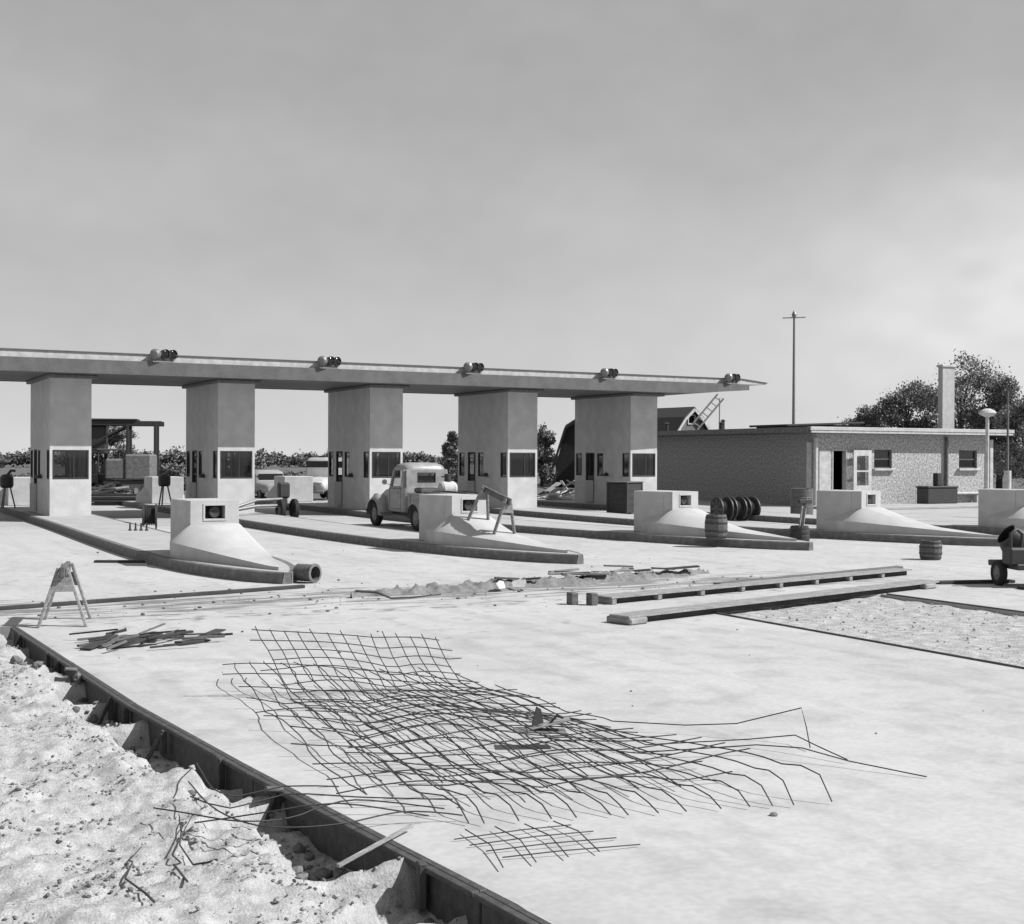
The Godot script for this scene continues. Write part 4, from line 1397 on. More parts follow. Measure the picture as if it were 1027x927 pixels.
	var o := obj("stake", st, M.wood_pale)
	o.position = Vector3(3.05, 0.04, -6.9)
	tag(o, "pale thin stick lying across the trench formwork", "stick")
	# rag and boards on the mesh
	var rg := thing("scrap_bundle", "small heap of bent sheet scrap lying on the mesh", "scrap", Vector3(4.78, 0.13, -8.45), -0.4)
	rg.scale = Vector3.ONE * 0.8
	st = mb(); bx(st, Vector3(0, 0.0, 0.0), Vector3(0.5, 0.015, 0.2), 0.004, Basis(Vector3.FORWARD, 0.05)); obj("sheet", st, M.kerb, rg)
	st = mb(); bx(st, Vector3(0.08, 0.06, -0.02), Vector3(0.42, 0.012, 0.16), 0.003, Basis(Vector3.FORWARD, -0.22)); obj("sheet", st, M.wood_pale, rg)
	st = mb(); prism(st, [Vector2(-0.07, 0), Vector2(0.08, 0), Vector2(0.04, 0.17), Vector2(-0.01, 0.2)], -0.006, 0.006, Vector3(-0.02, 0.02, -0.05), Basis(Vector3.UP, 0.5)); obj("torn_piece", st, M.steel_dark, rg)
	st = mb(); tube(st, [Vector3(0.08, 0.05, 0), Vector3(0.16, 0.14, 0), Vector3(0.22, 0.12, 0.02)], 0.012, 5); obj("strap", st, M.steel_dark, rg)

func build_formwork() -> void:
	var t := thing("formwork", "dark steel edge form with stakes along the slab edge", "formwork", Vector3.ZERO)
	rng.seed = 640
	var z := 0.0
	var k := 0
	while z > -17.3:
		var z1 := maxf(z - 2.9, -17.45)
		var a := Vector3(edge_x(z) - 0.03, -0.185, z)
		var b := Vector3(edge_x(z1 + 0.015) - 0.03, -0.185, z1 + 0.015)
		var s := mb()
		bar(s, a, b, 0.05, 0.38, 0.006)
		var o := obj("form_rail", s, M.form, t)
		s = mb()
		bar(s, a + Vector3(-0.045, 0.172, 0), b + Vector3(-0.045, 0.172, 0), 0.05, 0.03, 0.005)
		bar(s, a + Vector3(-0.06, -0.172, 0), b + Vector3(-0.06, -0.172, 0), 0.08, 0.03, 0.005)
		obj("flange", s, M.form, o)
		var zz := z - 0.5
		while zz > z1:
			var x := edge_x(zz)
			s = mb()
			bx(s, Vector3(x - 0.1, -0.14 + rng.randf_range(0, 0.04), zz), Vector3(0.05, rng.randf_range(0.16, 0.28), 0.07), 0.008, Basis(Vector3.UP, rng.randf_range(-0.3, 0.3)))
			if k % 2 == 0: bar(s, Vector3(x - 0.1, -0.02, zz + 0.02), Vector3(x - 0.24, -0.3, zz + rng.randf_range(-0.1, 0.1)), 0.03, 0.035, 0.005)
			obj("stake", s, M.wood_dark if k % 3 == 0 else M.form, t)
			if k % 5 == 1:
				s = mb()
				tube(s, [Vector3(x - 0.08, 0.01, zz + 0.05), Vector3(x - 0.2, 0.03, zz + 0.08)], 0.022, 7)
				obj("stake_pin", s, M.wood, t)
			zz -= rng.randf_range(0.7, 1.9)
			k += 1
		z = z1

func build_site() -> void:
	# sawhorses
	sawhorse("sawhorse standing on the nose of the second crash block", Vector3(13.24, 0.615, -25.68), Basis(Vector3.UP, 0.14) * Basis(Vector3.RIGHT, 0.255), 1.15, 0.8, 0.56, true)
	sawhorse("A-frame sawhorse in the left foreground near the slab edge", Vector3(2.8, 0.0, -17.55), Basis(Vector3.UP, -0.24), 0.95, 0.75, 0.58, true)
	# corrugated pipe
	var t := thing("pipe_section", "short length of open concrete pipe lying at the first island's nose", "pipe", Vector3(7.4, 0.17, -21.3), -1.05)
	t.scale = Vector3.ONE * 0.74
	var s := mb()
	var pr: Array = []
	for k in 13: pr.append(Vector2(0.2 + (0.005 if k % 3 == 0 else 0.0), -0.26 + k * 0.04))
	pr.append(Vector2(0.17, 0.22))
	for k in range(12, -1, -1): pr.append(Vector2(0.165, -0.26 + k * 0.04))
	lathe(s, pr, Vector3.ZERO, Basis(Vector3.FORWARD, PI * 0.5), 28)
	obj("shell", s, M.drum, t)
	s = mb()
	lathe(s, [Vector2(0.165, 0.225), Vector2(0.225, 0.22), Vector2(0.225, 0.26), Vector2(0.165, 0.265)], Vector3.ZERO, Basis(Vector3.FORWARD, PI * 0.5), 28)
	obj("collar", s, M.kerb, t)
	# kegs and drums
	keg("wooden_keg", "wooden keg standing on the third island's nose", Vector3(19.3, 0.2, -25.4), 0.28, 0.6, M.wood)
	var kb := keg("wooden_keg", "open wooden keg with sticks and tools poking out", Vector3(21.5, 0.0, -24.9), 0.25, 0.5, M.wood_dark)
	for k in 3:
		s = mb()
		bar(s, Vector3(-0.05 + k * 0.06, 0.2, 0.0), Vector3(0.05 + k * 0.16, 1.0 + 0.1 * k, 0.05 - 0.1 * k), 0.035, 0.035)
		if k == 1: bx(s, Vector3(0.21, 1.1, -0.05), Vector3(0.4, 0.1, 0.1), 0.01)
		var o := obj(["stick", "sledgehammer", "stick"][k], s, M.wood_pale if k != 1 else M.steel_dark)
		o.position = kb.position
		tag(o, ["pale stick at left in the open keg", "dark sledgehammer in the open keg", "pale leaning stick at right in the open keg"][k], "tool", "tools in the keg")
	keg("wooden_keg", "lone wooden keg on the pavement at right, in front of office", Vector3(21.2, 0, -20.3), 0.24, 0.42, M.wood, false)
	t = thing("oil_drum", "tall ribbed drum beside the dark office wall", "drum", Vector3(32.4, 0, -37.4))
	s = mb()
	lathe(s, [Vector2(0, 0.02), Vector2(0.4, 0.02), Vector2(0.42, 0), Vector2(0.42, 0.33), Vector2(0.44, 0.35), Vector2(0.42, 0.37), Vector2(0.42, 0.68), Vector2(0.44, 0.7), Vector2(0.42, 0.72), Vector2(0.42, 1.02), Vector2(0.43, 1.05), Vector2(0.4, 1.04), Vector2(0, 1.03)], Vector3.ZERO, Basis(), 28)
	obj("barrel", s, M.drum, t)
	s = mb(); lathe(s, [Vector2(0, 0), Vector2(0.04, 0), Vector2(0.04, 0.03), Vector2(0, 0.03)], Vector3(0.2, 1.04, 0.1), Basis(), 10); obj("bung", s, M.steel_dark, t)
	# cable reels
	reel("cable_reel", "small cable reel standing in the first lane", Vector3(8.5, 0.38, -38.4), Basis(Vector3.UP, -0.22), 0.37, 0.36, "cable reels")
	var rl := ["leftmost of three big cable reels before the dark office wall", "middle of three big cable reels before the dark office wall", "rightmost of three big cable reels before the dark office wall"]
	for k in 3:
		reel("cable_reel", rl[k], Vector3(27.3 + k * 0.56, 0.42, -35.6 - k * 0.0), Basis(Vector3.UP, -0.1 + 0.08 * k), 0.41, 0.4, "cable reels")
	# pegs
	for k in 4:
		s = mb()
		lathe(s, [Vector2(0, 0), Vector2(0.045, 0), Vector2(0.045, 0.03), Vector2(0.025, 0.05), Vector2(0.022, 0.2), Vector2(0.0, 0.21)], Vector3.ZERO, Basis(), 10)
		var o := obj("anchor_bolt", s, M.steel_dark)
		o.position = Vector3(7.15, 0.2, -34.6) + Vector3(0.13, 0, 0.06) * float(k)
		tag(o, ["first, leftmost", "second", "third", "fourth, rightmost"][k] + " of four short pegs standing in a row behind first block", "peg", "row of pegs on the island")
	# two-wheeled cart
	t = thing("two_wheeled_cart", "two-wheeled cart with long drawbar between first and third booths", "cart", Vector3(14.0, 0.0, -42.4), 0.0)
	for sx in [-1.0, 1.0]: wheel(t, Vector3(sx * 0.24, 0.36, 0.1), 0.36, 0.17, sx)
	s = mb(); tube(s, [Vector3(-0.4, 0.36, 0), Vector3(0.4, 0.36, 0)], 0.05, 8); obj("axle", s, M.steel_dark, t)
	s = mb(); bx(s, Vector3(0, 0.55, -0.35), Vector3(0.24, 0.4, 0.24), 0.04); bx(s, Vector3(0.0, 1.0, -0.35), Vector3(0.4, 0.55, 0.3), 0.06); obj("engine_box", s, M.truck_dark, t)
	s = mb(); tube(s, [Vector3(-0.2, 0.5, 0.1), Vector3(-1.2, 0.5, 0.5), Vector3(-2.3, 0.36, 0.9)], 0.06, 8); tube(s, [Vector3(-0.2, 0.72, 0.1), Vector3(-1.2, 0.7, 0.5), Vector3(-2.2, 0.42, 0.85)], 0.05, 8); obj("drawbar", s, M.metal_grey, t)
	s = mb(); bx(s, Vector3(-2.3, 0.17, 0.9), Vector3(0.2, 0.34, 0.2), 0.02); obj("prop", s, M.wood, t)
	# little machines by rear blocks
	var pl := ["dark portable pump on thin legs left of the first booth", "dark portable pump on thin legs between first and second booths"]
	var pp := [Vector3(6.0, 0.2, -50.6), Vector3(11.9, 0.2, -51.2)]
	for k in 2:
		t = thing("portable_pump", pl[k], "pump", pp[k], 0.0, "portable pumps")
		s = mb(); lathe(s, [Vector2(0, 0.75), Vector2(0.2, 0.76), Vector2(0.24, 0.85), Vector2(0.24, 1.15), Vector2(0.16, 1.25), Vector2(0, 1.28)], Vector3.ZERO, Basis(), 16); obj("body", s, M.truck_dark, t)
		for a in 3:
			s = mb(); bar(s, Vector3(cos(a * 2.1) * 0.12, 0.8, sin(a * 2.1) * 0.12), Vector3(cos(a * 2.1) * 0.3, 0.0, sin(a * 2.1) * 0.3), 0.05, 0.05); obj("leg", s, M.metal_grey, t)
		s = mb(); tube(s, [Vector3(0, 1.2, 0), Vector3(0.15, 1.4, 0), Vector3(0.3, 1.38, 0)], 0.05, 8); obj("spout", s, M.truck_dark, t)
	# crate by the rightmost booth
	t = thing("plywood_crate", "big dark plywood crate against the rightmost toll booth", "crate", Vector3(27.5, 0.0, -42.0), 0.42)
	s = mb(); bx(s, Vector3(0, 0.62, 0), Vector3(1.1, 1.16, 0.9), 0.02); obj("panel_box", s, M.ply, t)
	for p in [[-0.53, 0.43], [0.53, 0.43], [-0.53, -0.43], [0.53, -0.43]]:
		s = mb(); bx(s, Vector3(p[0], 0.61, p[1]), Vector3(0.09, 1.22, 0.09), 0.01); obj("corner_post", s, M.wood_dark, t)
	s = mb(); bx(s, Vector3(0, 1.225, 0), Vector3(1.2, 0.04, 1.0), 0.01); obj("lid", s, M.wood, t)
	# timber beams
	var tb := [["long pale plank laid on a dark timber, nearest of the timbers at right", Vector3(9.25, 0.0, -14.25), Vector3(16.7, 0.0, -16.0)], ["second long plank, on short dark timbers behind the nearest one", Vector3(10.3, 0.0, -16.3), Vector3(18.0, 0.0, -17.9)]]
	for k in 2:
		var a: Vector3 = tb[k][1]
		var b: Vector3 = tb[k][2]
		board("plank", tb[k][0], "plank", a + Vector3(0, 0.103, 0), b + Vector3(0, 0.103, 0), 0.36, 0.024, M.wood_pale, "long planks on the pavement")
		var nn := 1 if k == 0 else 8
		for j in nn:
			var f0 := (j + (0.06 if k == 0 else 0.17)) / nn
			var f1 := (j + (0.94 if k == 0 else 0.97)) / nn
			board("timber", ["dark timber under the nearest long plank", "first dark timber from the left under the second plank", "second dark timber from the left under the second plank", "third dark timber from the left under the second plank", "fourth dark timber from the left under the second plank", "fifth dark timber from the left under the second plank", "sixth dark timber from the left under the second plank", "seventh dark timber from the left under the second plank", "eighth dark timber from the left under the second plank"][j + k], "timber", a.lerp(b, f0) + Vector3(0, 0.045, 0), a.lerp(b, f1) + Vector3(0, 0.045, 0), 0.18, 0.09, M.wood_dark, "dark timbers under the planks")
	board("timber", "farthest and shortest of the three timbers at right", "timber", Vector3(13.2, 0.05, -17.35), Vector3(18.5, 0.05, -18.5), 0.16, 0.1, M.wood, "long timbers on the pavement")
	var bl := [["block under the near timber's left end", Vector3(9.4, 0, -14.29)], ["block under the near timber's right end", Vector3(16.4, 0, -15.95)]]
	for b in bl:
		s = mb(); bx(s, Vector3(0, 0.045, 0), Vector3(0.34, 0.09, 0.46), 0.02)
		var o := obj("timber_block", s, M.wood_pale)
		o.position = b[1]; o.rotation.y = 0.23
		tag(o, "squared wood " + b[0], "wood block", "blocks under the timbers")
	for k in 8:
		var f := (k + 0.07) / 8.0
		s = mb(); bx(s, Vector3(0, 0.045, 0), Vector3(0.1, 0.09, 0.34), 0.01)
		var o := obj("spacer_block", s, M.wood_pale)
		o.position = Vector3(10.3, 0, -16.3).lerp(Vector3(18.0, 0, -17.9), f); o.rotation.y = 0.2
		tag(o, ["first", "second", "third", "fourth", "fifth", "sixth", "seventh", "eighth"][k] + " spacer block from the left under the second timber", "wood block", "spacers under the second timber")
	for k in 2:
		s = mb(); bx(s, Vector3(0, 0.09, 0), Vector3(0.12, 0.18, 0.16), 0.012)
		var o := obj("wood_block", s, M.wood)
		o.position = Vector3(9.85 + k * 0.22, 0, -16.45 + k * 0.2)
		tag(o, ["left one of two small upright wood blocks left of the timbers", "right one of two small upright wood blocks left of the timbers"][k], "wood block", "upright blocks left of the timbers")
	# long plank across the left
	board("plank", "very long thin plank lying across the slab at left", "plank", Vector3(1.4, 0.03, -19.2), Vector3(7.05, 0.03, -20.45), 0.1, 0.05, M.wood_dark)
	board("plank", "thin board on the pavement left of the first crash block", "plank", Vector3(4.9, 0.03, -27.1), Vector3(6.0, 0.03, -26.55), 0.14, 0.04, M.wood_dark)
	board("edge_strip", "thin wood strip along the near edge of the unpaved strip", "strip", Vector3(11.08, 0.012, 3.0), Vector3(11.08, 0.012, -15.4), 0.022, 0.02, M.wood)
	board("edge_strip", "thin wood strip along the far edge of the unpaved strip", "strip", Vector3(15.12, 0.012, 3.0), Vector3(15.12, 0.012, -15.4), 0.022, 0.02, M.wood)
	var tp: Array = []
	rng.seed = 19
	for k in 150:
		var z := -rng.randf_range(4.8, 17.2)
		var x := edge_x(z) - 0.09 - rng.randf() * 0.4
		var r := 0.02 + 0.06 * pow(rng.randf(), 2.0)
		tp.append([Vector3(x, maxf(dirt_h(x, z), -0.4) + r * 0.4, z), r])
	scatter("concrete_lumps", "broken concrete lumps and clods lying in the trench", "rubble", M.kerb, tp, 330)
	# scrap wood pile
	rng.seed = 88
	for k in 34:
		var c := Vector3(maxf(2.8, 3.15 + rng.randfn() * 0.4), 0.02 + 0.05 * rng.randf() * (k % 3), -15.3 + rng.randfn() * 0.3)
		var a := rng.randf_range(-0.9, 0.7)
		var l := rng.randf_range(0.08, 0.34)
		var d := Vector3(cos(a), rng.randf_range(-0.04, 0.14), sin(a)) * l
		c.y += absf(d.y)
		board("wood_scrap", "dark wood scrap in the small pile on the slab at left", "scrap wood", c - d, c + d, (rng.randf_range(0.02, 0.05) if k % 6 else 0.14), rng.randf_range(0.015, 0.03), [M.wood_dark, M.wood, M.steel_dark][k % 3], "scrap pile on the slab")
	# rubble ridge
	var rn := fnoise(61, 1.6, 4)
	var rf := func(x: float, z: float) -> float:
		var q := (x - 7.3) / 7.4
		var zc := -18.7 - 0.14 * (x - 7.3) + 0.3 * rn.get_noise_1d(x * 0.5)
		var w := 0.55 * sin(PI * clampf(q, 0.0, 1.0)) + 0.05
		var e := 1.0 - absf(z - zc) / w
		var k := smoothstep(0.0, 0.8, e)
		return -0.02 + k * (0.1 + 0.16 * maxf(0.0, rn.get_noise_2d(x * 1.5, z * 2.0)) + 0.05 * rn.get_noise_2d(x * 5.0, z * 5.0))
	var rr := mesh_node("soil_ridge", grid_mesh(7.2, 14.8, -20.9, -17.7, 0.05, rf), M.spoil)
	tag(rr, "low ridge of spilled soil and rubble across the slab's middle", "soil")
	rr.set_meta("kind", "stuff")
	for k in 16:
		var x := 9.4 + rng.randf() * 4.6
		var z := -18.75 - 0.14 * (x - 7.3) + rng.randfn() * 0.25
		var a := rng.randf_range(-0.4, 0.5)
		var l := rng.randf_range(0.1, 0.4)
		var d := Vector3(cos(a), rng.randf_range(-0.08, 0.08), sin(a)) * l
		var c := Vector3(x, 0.14 + absf(d.y), z)
		board("board_scrap", "splintered board scrap half buried in the soil ridge", "scrap wood", c - d, c + d, rng.randf_range(0.05, 0.16), 0.03, [M.wood, M.wood_dark, M.wood_pale][k % 3], "board scraps in the soil ridge")
	for k in 2:
		s = mb()
		prism(s, [Vector2(-0.16, 0), Vector2(0.15, 0.0), Vector2(0.2, 0.2), Vector2(0.02, 0.24), Vector2(-0.2, 0.16)], -0.01, 0.01, Vector3.ZERO, Basis(Vector3.RIGHT, -0.5))
		var o := obj("torn_sack", s, M.canvas)
		o.scale = Vector3.ONE * 0.6; o.position = Vector3(9.75 + k * 0.34, 0.05, -18.5 - k * 0.06); o.rotation.y = 0.5 - k
		tag(o, ["torn pale sack on the soil ridge, left one", "torn pale sack on the soil ridge, right one"][k], "sack", "torn sacks on the soil ridge")
	s = mb()
	tube(s, [Vector3(0, 0.16, 0), Vector3(0.35, 0.12, -0.05), Vector3(0.55, 0.03, 0.05), Vector3(0.9, 0.02, 0.0), Vector3(1.5, 0.02, -0.2)], 0.022, 6, 0.01)
	var br := obj("branch", s, M.bark)
	br.position = Vector3(7.1, 0, -18.2)
	tag(br, "dark bent branch lying on the slab left of the soil ridge", "branch")
	# twigs in the dirt
	rng.seed = 31
	for k in 3:
		s = mb()
		var p := Vector3(1.4 + 0.22 * k, 0, -6.2 - 0.25 * k)
		var pts: Array = []
		var q := Vector3.ZERO
		for i in 6:
			pts.append(Vector3(q.x, dirt_h(p.x + q.x, p.z + q.z) + 0.03, q.z))
			q += Vector3(rng.randf_range(-0.05, 0.14), 0, rng.randf_range(-0.34, -0.16) * (1.0 if k < 3 else 0.6))
		tube(s, pts, 0.007, 5, 0.003)
		var o := obj("root", s, M.bark)
		o.position = p
		tag(o, ["leftmost of three dark crooked roots on the dirt bank", "middle of three dark crooked roots on the dirt bank", "rightmost of three dark crooked roots on the dirt bank"][k], "root", "roots on the dirt bank")
	# machine at the right edge
	t = thing("concrete_mixer", "dark wheeled mixer machine cut by the right edge", "mixer", Vector3(18.35, 0, -15.6), -0.4)
	t.scale = Vector3.ONE * 0.85
	for sx in [-1.0, 1.0]: wheel(t, Vector3(sx * 0.42, 0.26, 0.1), 0.26, 0.14, sx)
	s = mb(); bx(s, Vector3(0, 0.42, 0.1), Vector3(0.7, 0.12, 1.3), 0.02); obj("chassis", s, M.steel_dark, t)
	s = mb(); lathe(s, [Vector2(0.0, -0.4), Vector2(0.22, -0.38), Vector2(0.36, -0.15), Vector2(0.36, 0.12), Vector2(0.24, 0.42), Vector2(0.22, 0.42), Vector2(0.33, 0.1)], Vector3(0.1, 0.78, 0.0), Basis(Vector3.FORWARD, -0.9), 24); obj("drum", s, M.truck_dark, t)
	s = mb(); bx(s, Vector3(-0.25, 0.62, 0.45), Vector3(0.4, 0.36, 0.4), 0.04); obj("engine", s, M.steel_dark, t)
	s = mb(); tube(s, [Vector3(-0.35, 0.8, 0.45), Vector3(-0.35, 1.08, 0.45), Vector3(-0.2, 1.16, 0.4), Vector3(-0.08, 1.06, 0.4), Vector3(-0.1, 0.8, 0.4)], 0.035, 8); obj("handle", s, M.steel_dark, t)
	s = mb(); bar(s, Vector3(0, 0.36, 0.7), Vector3(-0.1, 0.06, 1.5), 0.07, 0.07); obj("drawbar", s, M.steel_dark, t)
	for k in 2:
		board("board", ["dark board on the ground left of the mixer", "second dark board in front of the mixer"][k], "board", Vector3(17.2 + k * 0.55, 0.03, -16.3 + k * 1.3), Vector3(18.6 + k * 0.5, 0.03, -15.9 + k * 1.1), 0.18, 0.05, M.wood_dark)
	# boards and bits in the lane before the rightmost booth
	rng.seed = 12
	for k in 6:
		var c := Vector3(23.2 + rng.randf() * 3.0, 0.06, -37.2 + rng.randfn() * 0.6)
		var d := Vector3(0.4 + rng.randf() * 0.7, 0, rng.randf_range(-0.2, 0.5)) * 0.7
		board("loose_board", "loose board lying in the lane left of the plywood crate", "board", c - d, c + d, 0.15, 0.05 + 0.04 * (k % 2), [M.wood_dark, M.wood, M.wood_pale][k % 3], "loose boards in the lane")

func build_background() -> void:
	car("parked_car", "pale sedan parked far behind the second lane", Vector3(18.9, 0, -60.2), PI, false)
	car("delivery_van", "white rounded van far behind the rear crash block", Vector3(22.4, 0, -61.5), 2.4, true)
	car("parked_car", "pale sedan at the left edge behind the plaza", Vector3(5.0, 0, -60.0), 2.2, false)
	gable_house("house", "gabled house behind the dark office wall", "house", Vector3(52.2, 0, -75.5), 0.1, 3.3, 7.0, 3.6, Vector2(0.85, 4.75), 5.45, M.kerb, M.white_trim)
	gable_house("barn", "big dark gambrel barn left of the rightmost booth", "barn", Vector3(53.2, 0, -84.0), -0.53, 7.6, 10.0, 1.5, Vector2(3.1, 4.3), 6.3, M.barn, M.barn)
	# steel gantry and trailer between the first two booths
	var t := thing("steel_gantry", "dark steel gantry frame seen between first and second booths", "gantry", Vector3(14.2, 0, -72.0), -0.3)
	var s: SurfaceTool
	for x in [-2.0, 0.6, 2.05]:
		for z in [-0.8, 0.8]:
			s = mb(); bx(s, Vector3(x, 2.0, z), Vector3(0.16, 4.0, 0.16), 0.01); obj("post", s, M.steel_dark, t)
	for z in [-0.8, 0.8]:
		s = mb(); bx(s, Vector3(0, 3.9, z), Vector3(4.8, 0.26, 0.14), 0.01); obj("top_beam", s, M.steel_dark, t)
		s = mb(); bar(s, Vector3(-2.0, 2.4, z), Vector3(0.6, 3.8, z), 0.08, 0.1); obj("brace", s, M.steel_dark, t)
	s = mb(); bx(s, Vector3(-1.4, 3.0, 0), Vector3(1.7, 1.5, 1.2), 0.06); obj("hopper", s, M.truck_dark, t)
	s = mb(); bx(s, Vector3(-0.6, 4.1, 0), Vector3(3.4, 0.08, 1.9), 0.01); obj("platform", s, M.wood_dark, t)
	s = mb(); tube(s, [Vector3(-2.2, 4.1, 0.8), Vector3(-2.2, 4.8, 0.8), Vector3(-2.4, 5.0, 0.8)], 0.05, 6); obj("vent_pipe", s, M.steel_dark, t)
	t = thing("box_trailer", "grey box trailer below the steel gantry", "trailer", Vector3(13.5, 0, -64.5), -0.35)
	s = mb(); bx(s, Vector3(0.35, 1.6, 0), Vector3(1.25, 1.25, 2.2), 0.08); obj("body", s, M.tank, t)
	s = mb(); bx(s, Vector3(-0.75, 1.5, 0), Vector3(0.9, 1.0, 2.1), 0.08); obj("body", s, M.tank, t)
	s = mb(); bx(s, Vector3(-0.2, 0.85, 0), Vector3(2.2, 0.16, 2.0), 0.02); obj("chassis", s, M.truck_dark, t)
	for x in [-0.8, 0.6]:
		wheel(t, Vector3(x, 0.4, 0.95), 0.4, 0.2, 1.0)
	t = thing("crawler_tractor", "dark crawler tractor parked behind the lumber, seen between first booths", "tractor", Vector3(12.7, 0, -67.0), 0.6)
	for sx in [-1.0, 1.0]:
		s = mb()
		var poly: Array = []
		for k in 9: poly.append(Vector2(1.1 + 0.4 * cos(-PI * 0.5 + PI * k / 8.0), 0.42 + 0.4 * sin(-PI * 0.5 + PI * k / 8.0)))
		for k in 9: poly.append(Vector2(-1.1 + 0.4 * cos(PI * 0.5 + PI * k / 8.0), 0.42 + 0.4 * sin(PI * 0.5 + PI * k / 8.0)))
		prism(s, poly, sx * 0.75 - 0.2, sx * 0.75 + 0.2)
		var tr := obj("track", s, M.steel_dark, t)
		for k in 5:
			s = mb(); lathe(s, [Vector2(0, -0.03), Vector2(0.16, -0.03), Vector2(0.16, 0.03), Vector2(0, 0.03)], Vector3(-1.0 + k * 0.5, 0.36, sx * 0.97), Basis(Vector3.RIGHT, PI * 0.5), 14); obj("roller", s, M.metal_grey, tr)
	s = mb(); bx(s, Vector3(0.6, 1.15, 0), Vector3(1.5, 0.8, 0.8), 0.08); obj("hood", s, M.truck_dark, t)
	s = mb(); bx(s, Vector3(-0.7, 1.0, 0), Vector3(1.0, 0.5, 1.2), 0.06); bx(s, Vector3(-1.05, 1.45, 0), Vector3(0.16, 0.6, 0.9), 0.05); obj("seat", s, M.truck_dark, t)
	s = mb(); tube(s, [Vector3(0.7, 1.5, 0.1), Vector3(0.7, 2.3, 0.1)], 0.06, 8); obj("exhaust", s, M.steel_dark, t)
	for x in [-1.3, 0.1]:
		for z in [-0.7, 0.7]:
			s = mb(); bx(s, Vector3(x, 1.6, z), Vector3(0.07, 1.6, 0.07), 0.01); obj("roof_post", s, M.steel_dark, t)
	s = mb(); bx(s, Vector3(-0.6, 2.45, 0), Vector3(1.8, 0.1, 1.7), 0.03); obj("roof", s, M.truck_dark, t)
	# lumber and hose pile
	rng.seed = 71
	for k in 14:
		var y := 0.06 + floorf(k / 4.0) * 0.13
		board("lumber", "plank in the lumber stack behind the first lane", "plank", Vector3(10.2 + rng.randf() * 0.5, y, -57.6 - (k % 4) * 0.28), Vector3(13.2 + rng.randf() * 0.6, y, -56.2 - (k % 4) * 0.28), 0.2, 0.1, [M.wood_dark, M.wood_dark, M.wood_pale, M.steel_dark][k % 4], "lumber stack behind the first lane")
	for k in 20:
		var c := Vector3(9.9 + rng.randf() * 3.0, 0.1 + rng.randf() * 0.7, -59.5 - rng.randf() * 2.0)
		var a := rng.randf_range(-0.5, 0.9)
		var d := Vector3(cos(a), rng.randf_range(-0.25, 0.35), sin(a)) * rng.randf_range(0.4, 1.1)
		c.y = maxf(c.y, absf(d.y) + 0.08)
		board("heap_timber", "jumbled timber in the dark heap below the steel gantry", "scrap wood", c - d, c + d, rng.randf_range(0.1, 0.25), 0.07, [M.wood_dark, M.steel_dark, M.wood_pale, M.wood_dark, M.wood][k % 5], "timber heap below the gantry")
	t = thing("hose_coil", "dark coil of hose on end of the lumber stack", "hose", Vector3(12.9, 0.0, -55.4))
	for k in 4:
		s = mb()
		var pts: Array = []
		for i in 25:
			var a := TAU * i / 24.0
			pts.append(Vector3(cos(a) * (0.75 - k * 0.05), 0.07 + k * 0.12, sin(a) * (0.6 - k * 0.04)))
		tube(s, pts, 0.06, 7); obj("loop", s, M.rubber, t)
	# heap in the gap between fourth and fifth booths
	for k in 22:
		var c := Vector3(29.7 + rng.randf() * 2.8, 0.1 + rng.randf() * 0.75, -52.0 - rng.randf() * 2.0)
		var a := rng.randf_range(-1.2, 1.2)
		var d := Vector3(cos(a), rng.randf_range(-0.6, 0.7), sin(a)) * rng.randf_range(0.3, 0.8)
		c.y = maxf(c.y, absf(d.y) + 0.08)
		board("heap_board", "splintered board in the scrap heap between the last two booths", "scrap wood", c - d, c + d, rng.randf_range(0.1, 0.3), 0.05, [M.wood_dark, M.wood_pale, M.canvas, M.wood][k % 4], "scrap heap between the last two booths")
	for k in 7:
		s = mb()
		loft(s, [rrect(0.3, 0.5, 0.1, 0.0, 0.0), rrect(0.46, 0.7, 0.16, 0.07, 0.0), rrect(0.46, 0.7, 0.16, 0.13, 0.0), rrect(0.3, 0.5, 0.12, 0.19, 0.0)])
		var o := obj("cement_sack", s, M.canvas)
		o.position = Vector3(29.7 + (k % 3) * 0.52, 0.0 + floorf(k / 3.0) * 0.17, -51.3 - 0.1 * (k % 2)); o.rotation.y = k * 0.4
		tag(o, "pale cement sack at the foot of the scrap heap", "sack", "cement sacks by the scrap heap")
	# low sheds far left
	t = thing("shed", "low flat shed roof at the far left behind the plaza", "shed", Vector3(6.5, 0, -78.0), -0.2)
	s = mb(); bx(s, Vector3(0, 0.85, 0), Vector3(5.0, 1.7, 3.0), 0.02); obj("wall", s, M.tank, t)
	s = mb(); bx(s, Vector3(0, 1.8, 0), Vector3(5.6, 0.16, 3.6), 0.02); obj("roof", s, M.shingle, t)
	s = mb(); bx(s, Vector3(0.5, 0.9, 1.52), Vector3(1.4, 1.6, 0.05), 0.01); obj("door", s, M.wood_dark, t)

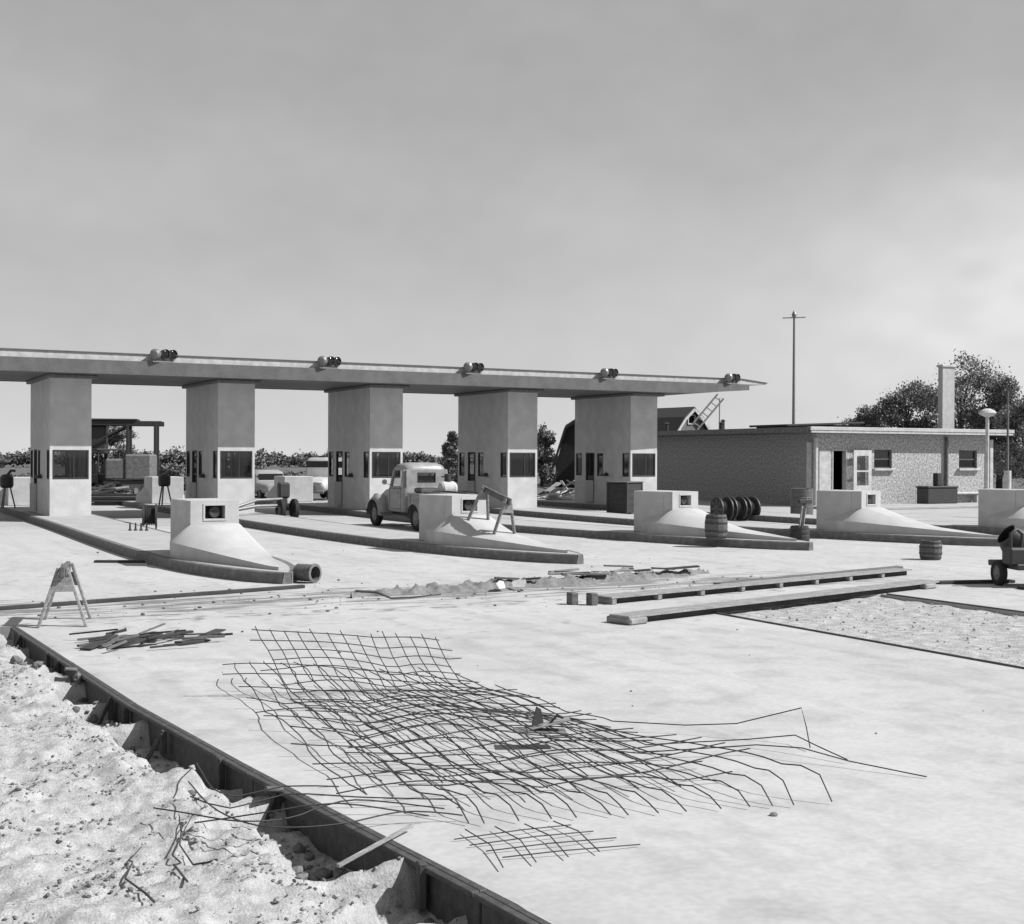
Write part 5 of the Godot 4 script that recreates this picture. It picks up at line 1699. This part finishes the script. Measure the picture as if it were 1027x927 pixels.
# ---------------------------------------------------------------- light and camera
func sky_tex() -> ImageTexture:
	var W := 1024
	var H := 512
	var n := fnoise(81, 1.4, 5)
	var n2 := fnoise(82, 3.5, 4)
	var im := Image.create(W, H, false, Image.FORMAT_RGBF)
	for j in H:
		var el := PI * 0.5 - PI * (j + 0.5) / H
		for i in W:
			var az := TAU * (i + 0.5) / W
			var d := Vector3(sin(az) * cos(el), sin(el), cos(az) * cos(el))
			var e := maxf(0.0, el)
			# pale haze at the horizon, greyer above
			var v := 0.335 + 0.35 * exp(-e * 5.2)
			var c := n.get_noise_3d(d.x * 1.0, d.y * 3.2, d.z * 1.0)
			v += 0.05 * smoothstep(-0.05, 0.55, c) * smoothstep(0.02, 0.12, e)
			v += 0.02 * n2.get_noise_3d(d.x * 2.0, d.y * 5.0, d.z * 2.0) + 0.02 * n2.get_noise_3d(d.x * 8.0, d.y * 16.0, d.z * 8.0 + 5.0)
			# a broad thin cloud bank low on the right-hand side
			var u := wrapf((i + 0.5) / W * 360.0, -180.0, 180.0)
			var q := pow((u - 54.0) / 15.0, 2.0) + pow((rad_to_deg(el) - 6.5 - 0.12 * (u - 45.0)) / 6.0, 2.0)
			v += 0.25 * exp(-q * (1.0 + 1.2 * c)) * (1.0 + 0.5 * n2.get_noise_3d(d.x * 4.0, d.y * 9.0, d.z * 4.0))
			im.set_pixel(i, j, Color(v, v, v))
	return ImageTexture.create_from_image(im)

func _ready() -> void:
	var cam := Camera3D.new()
	cam.name = "camera"
	cam.position = Vector3(0, 2.2, 0)
	cam.rotation_degrees = Vector3(-0.25, -28.2, 0.25)
	cam.fov = 39.5
	cam.near = 0.1
	cam.far = 4000.0
	add_child(cam)
	cam.current = true
	var we := WorldEnvironment.new()
	we.name = "environment"
	var env := Environment.new()
	env.background_mode = Environment.BG_SKY
	var sky := Sky.new()
	var pm := PanoramaSkyMaterial.new()
	pm.panorama = sky_tex()
	pm.energy_multiplier = 0.78
	sky.sky_material = pm
	env.sky = sky
	env.tonemap_mode = Environment.TONE_MAPPER_LINEAR
	env.tonemap_exposure = 1.3
	env.sdfgi_enabled = true
	env.ssao_enabled = true
	env.ssil_enabled = true
	we.environment = env
	add_child(we)
	var sun := DirectionalLight3D.new()
	sun.name = "sun"
	sun.light_energy = 1.6
	sun.light_color = Color(1, 1, 1)
	sun.light_angular_distance = 0.5
	sun.shadow_enabled = true
	add_child(sun)
	var el := deg_to_rad(44.0)
	var to_sun := Vector3(0.79 * cos(el), sin(el), 0.61 * cos(el)).normalized()
	sun.look_at_from_position(to_sun * 50.0, Vector3.ZERO, Vector3.UP)
	make_materials()
	build_ground()
	build_plaza()
	build_office()
	build_trees()
	build_truck()
	build_background()
	build_formwork()
	build_mesh()
	build_site()
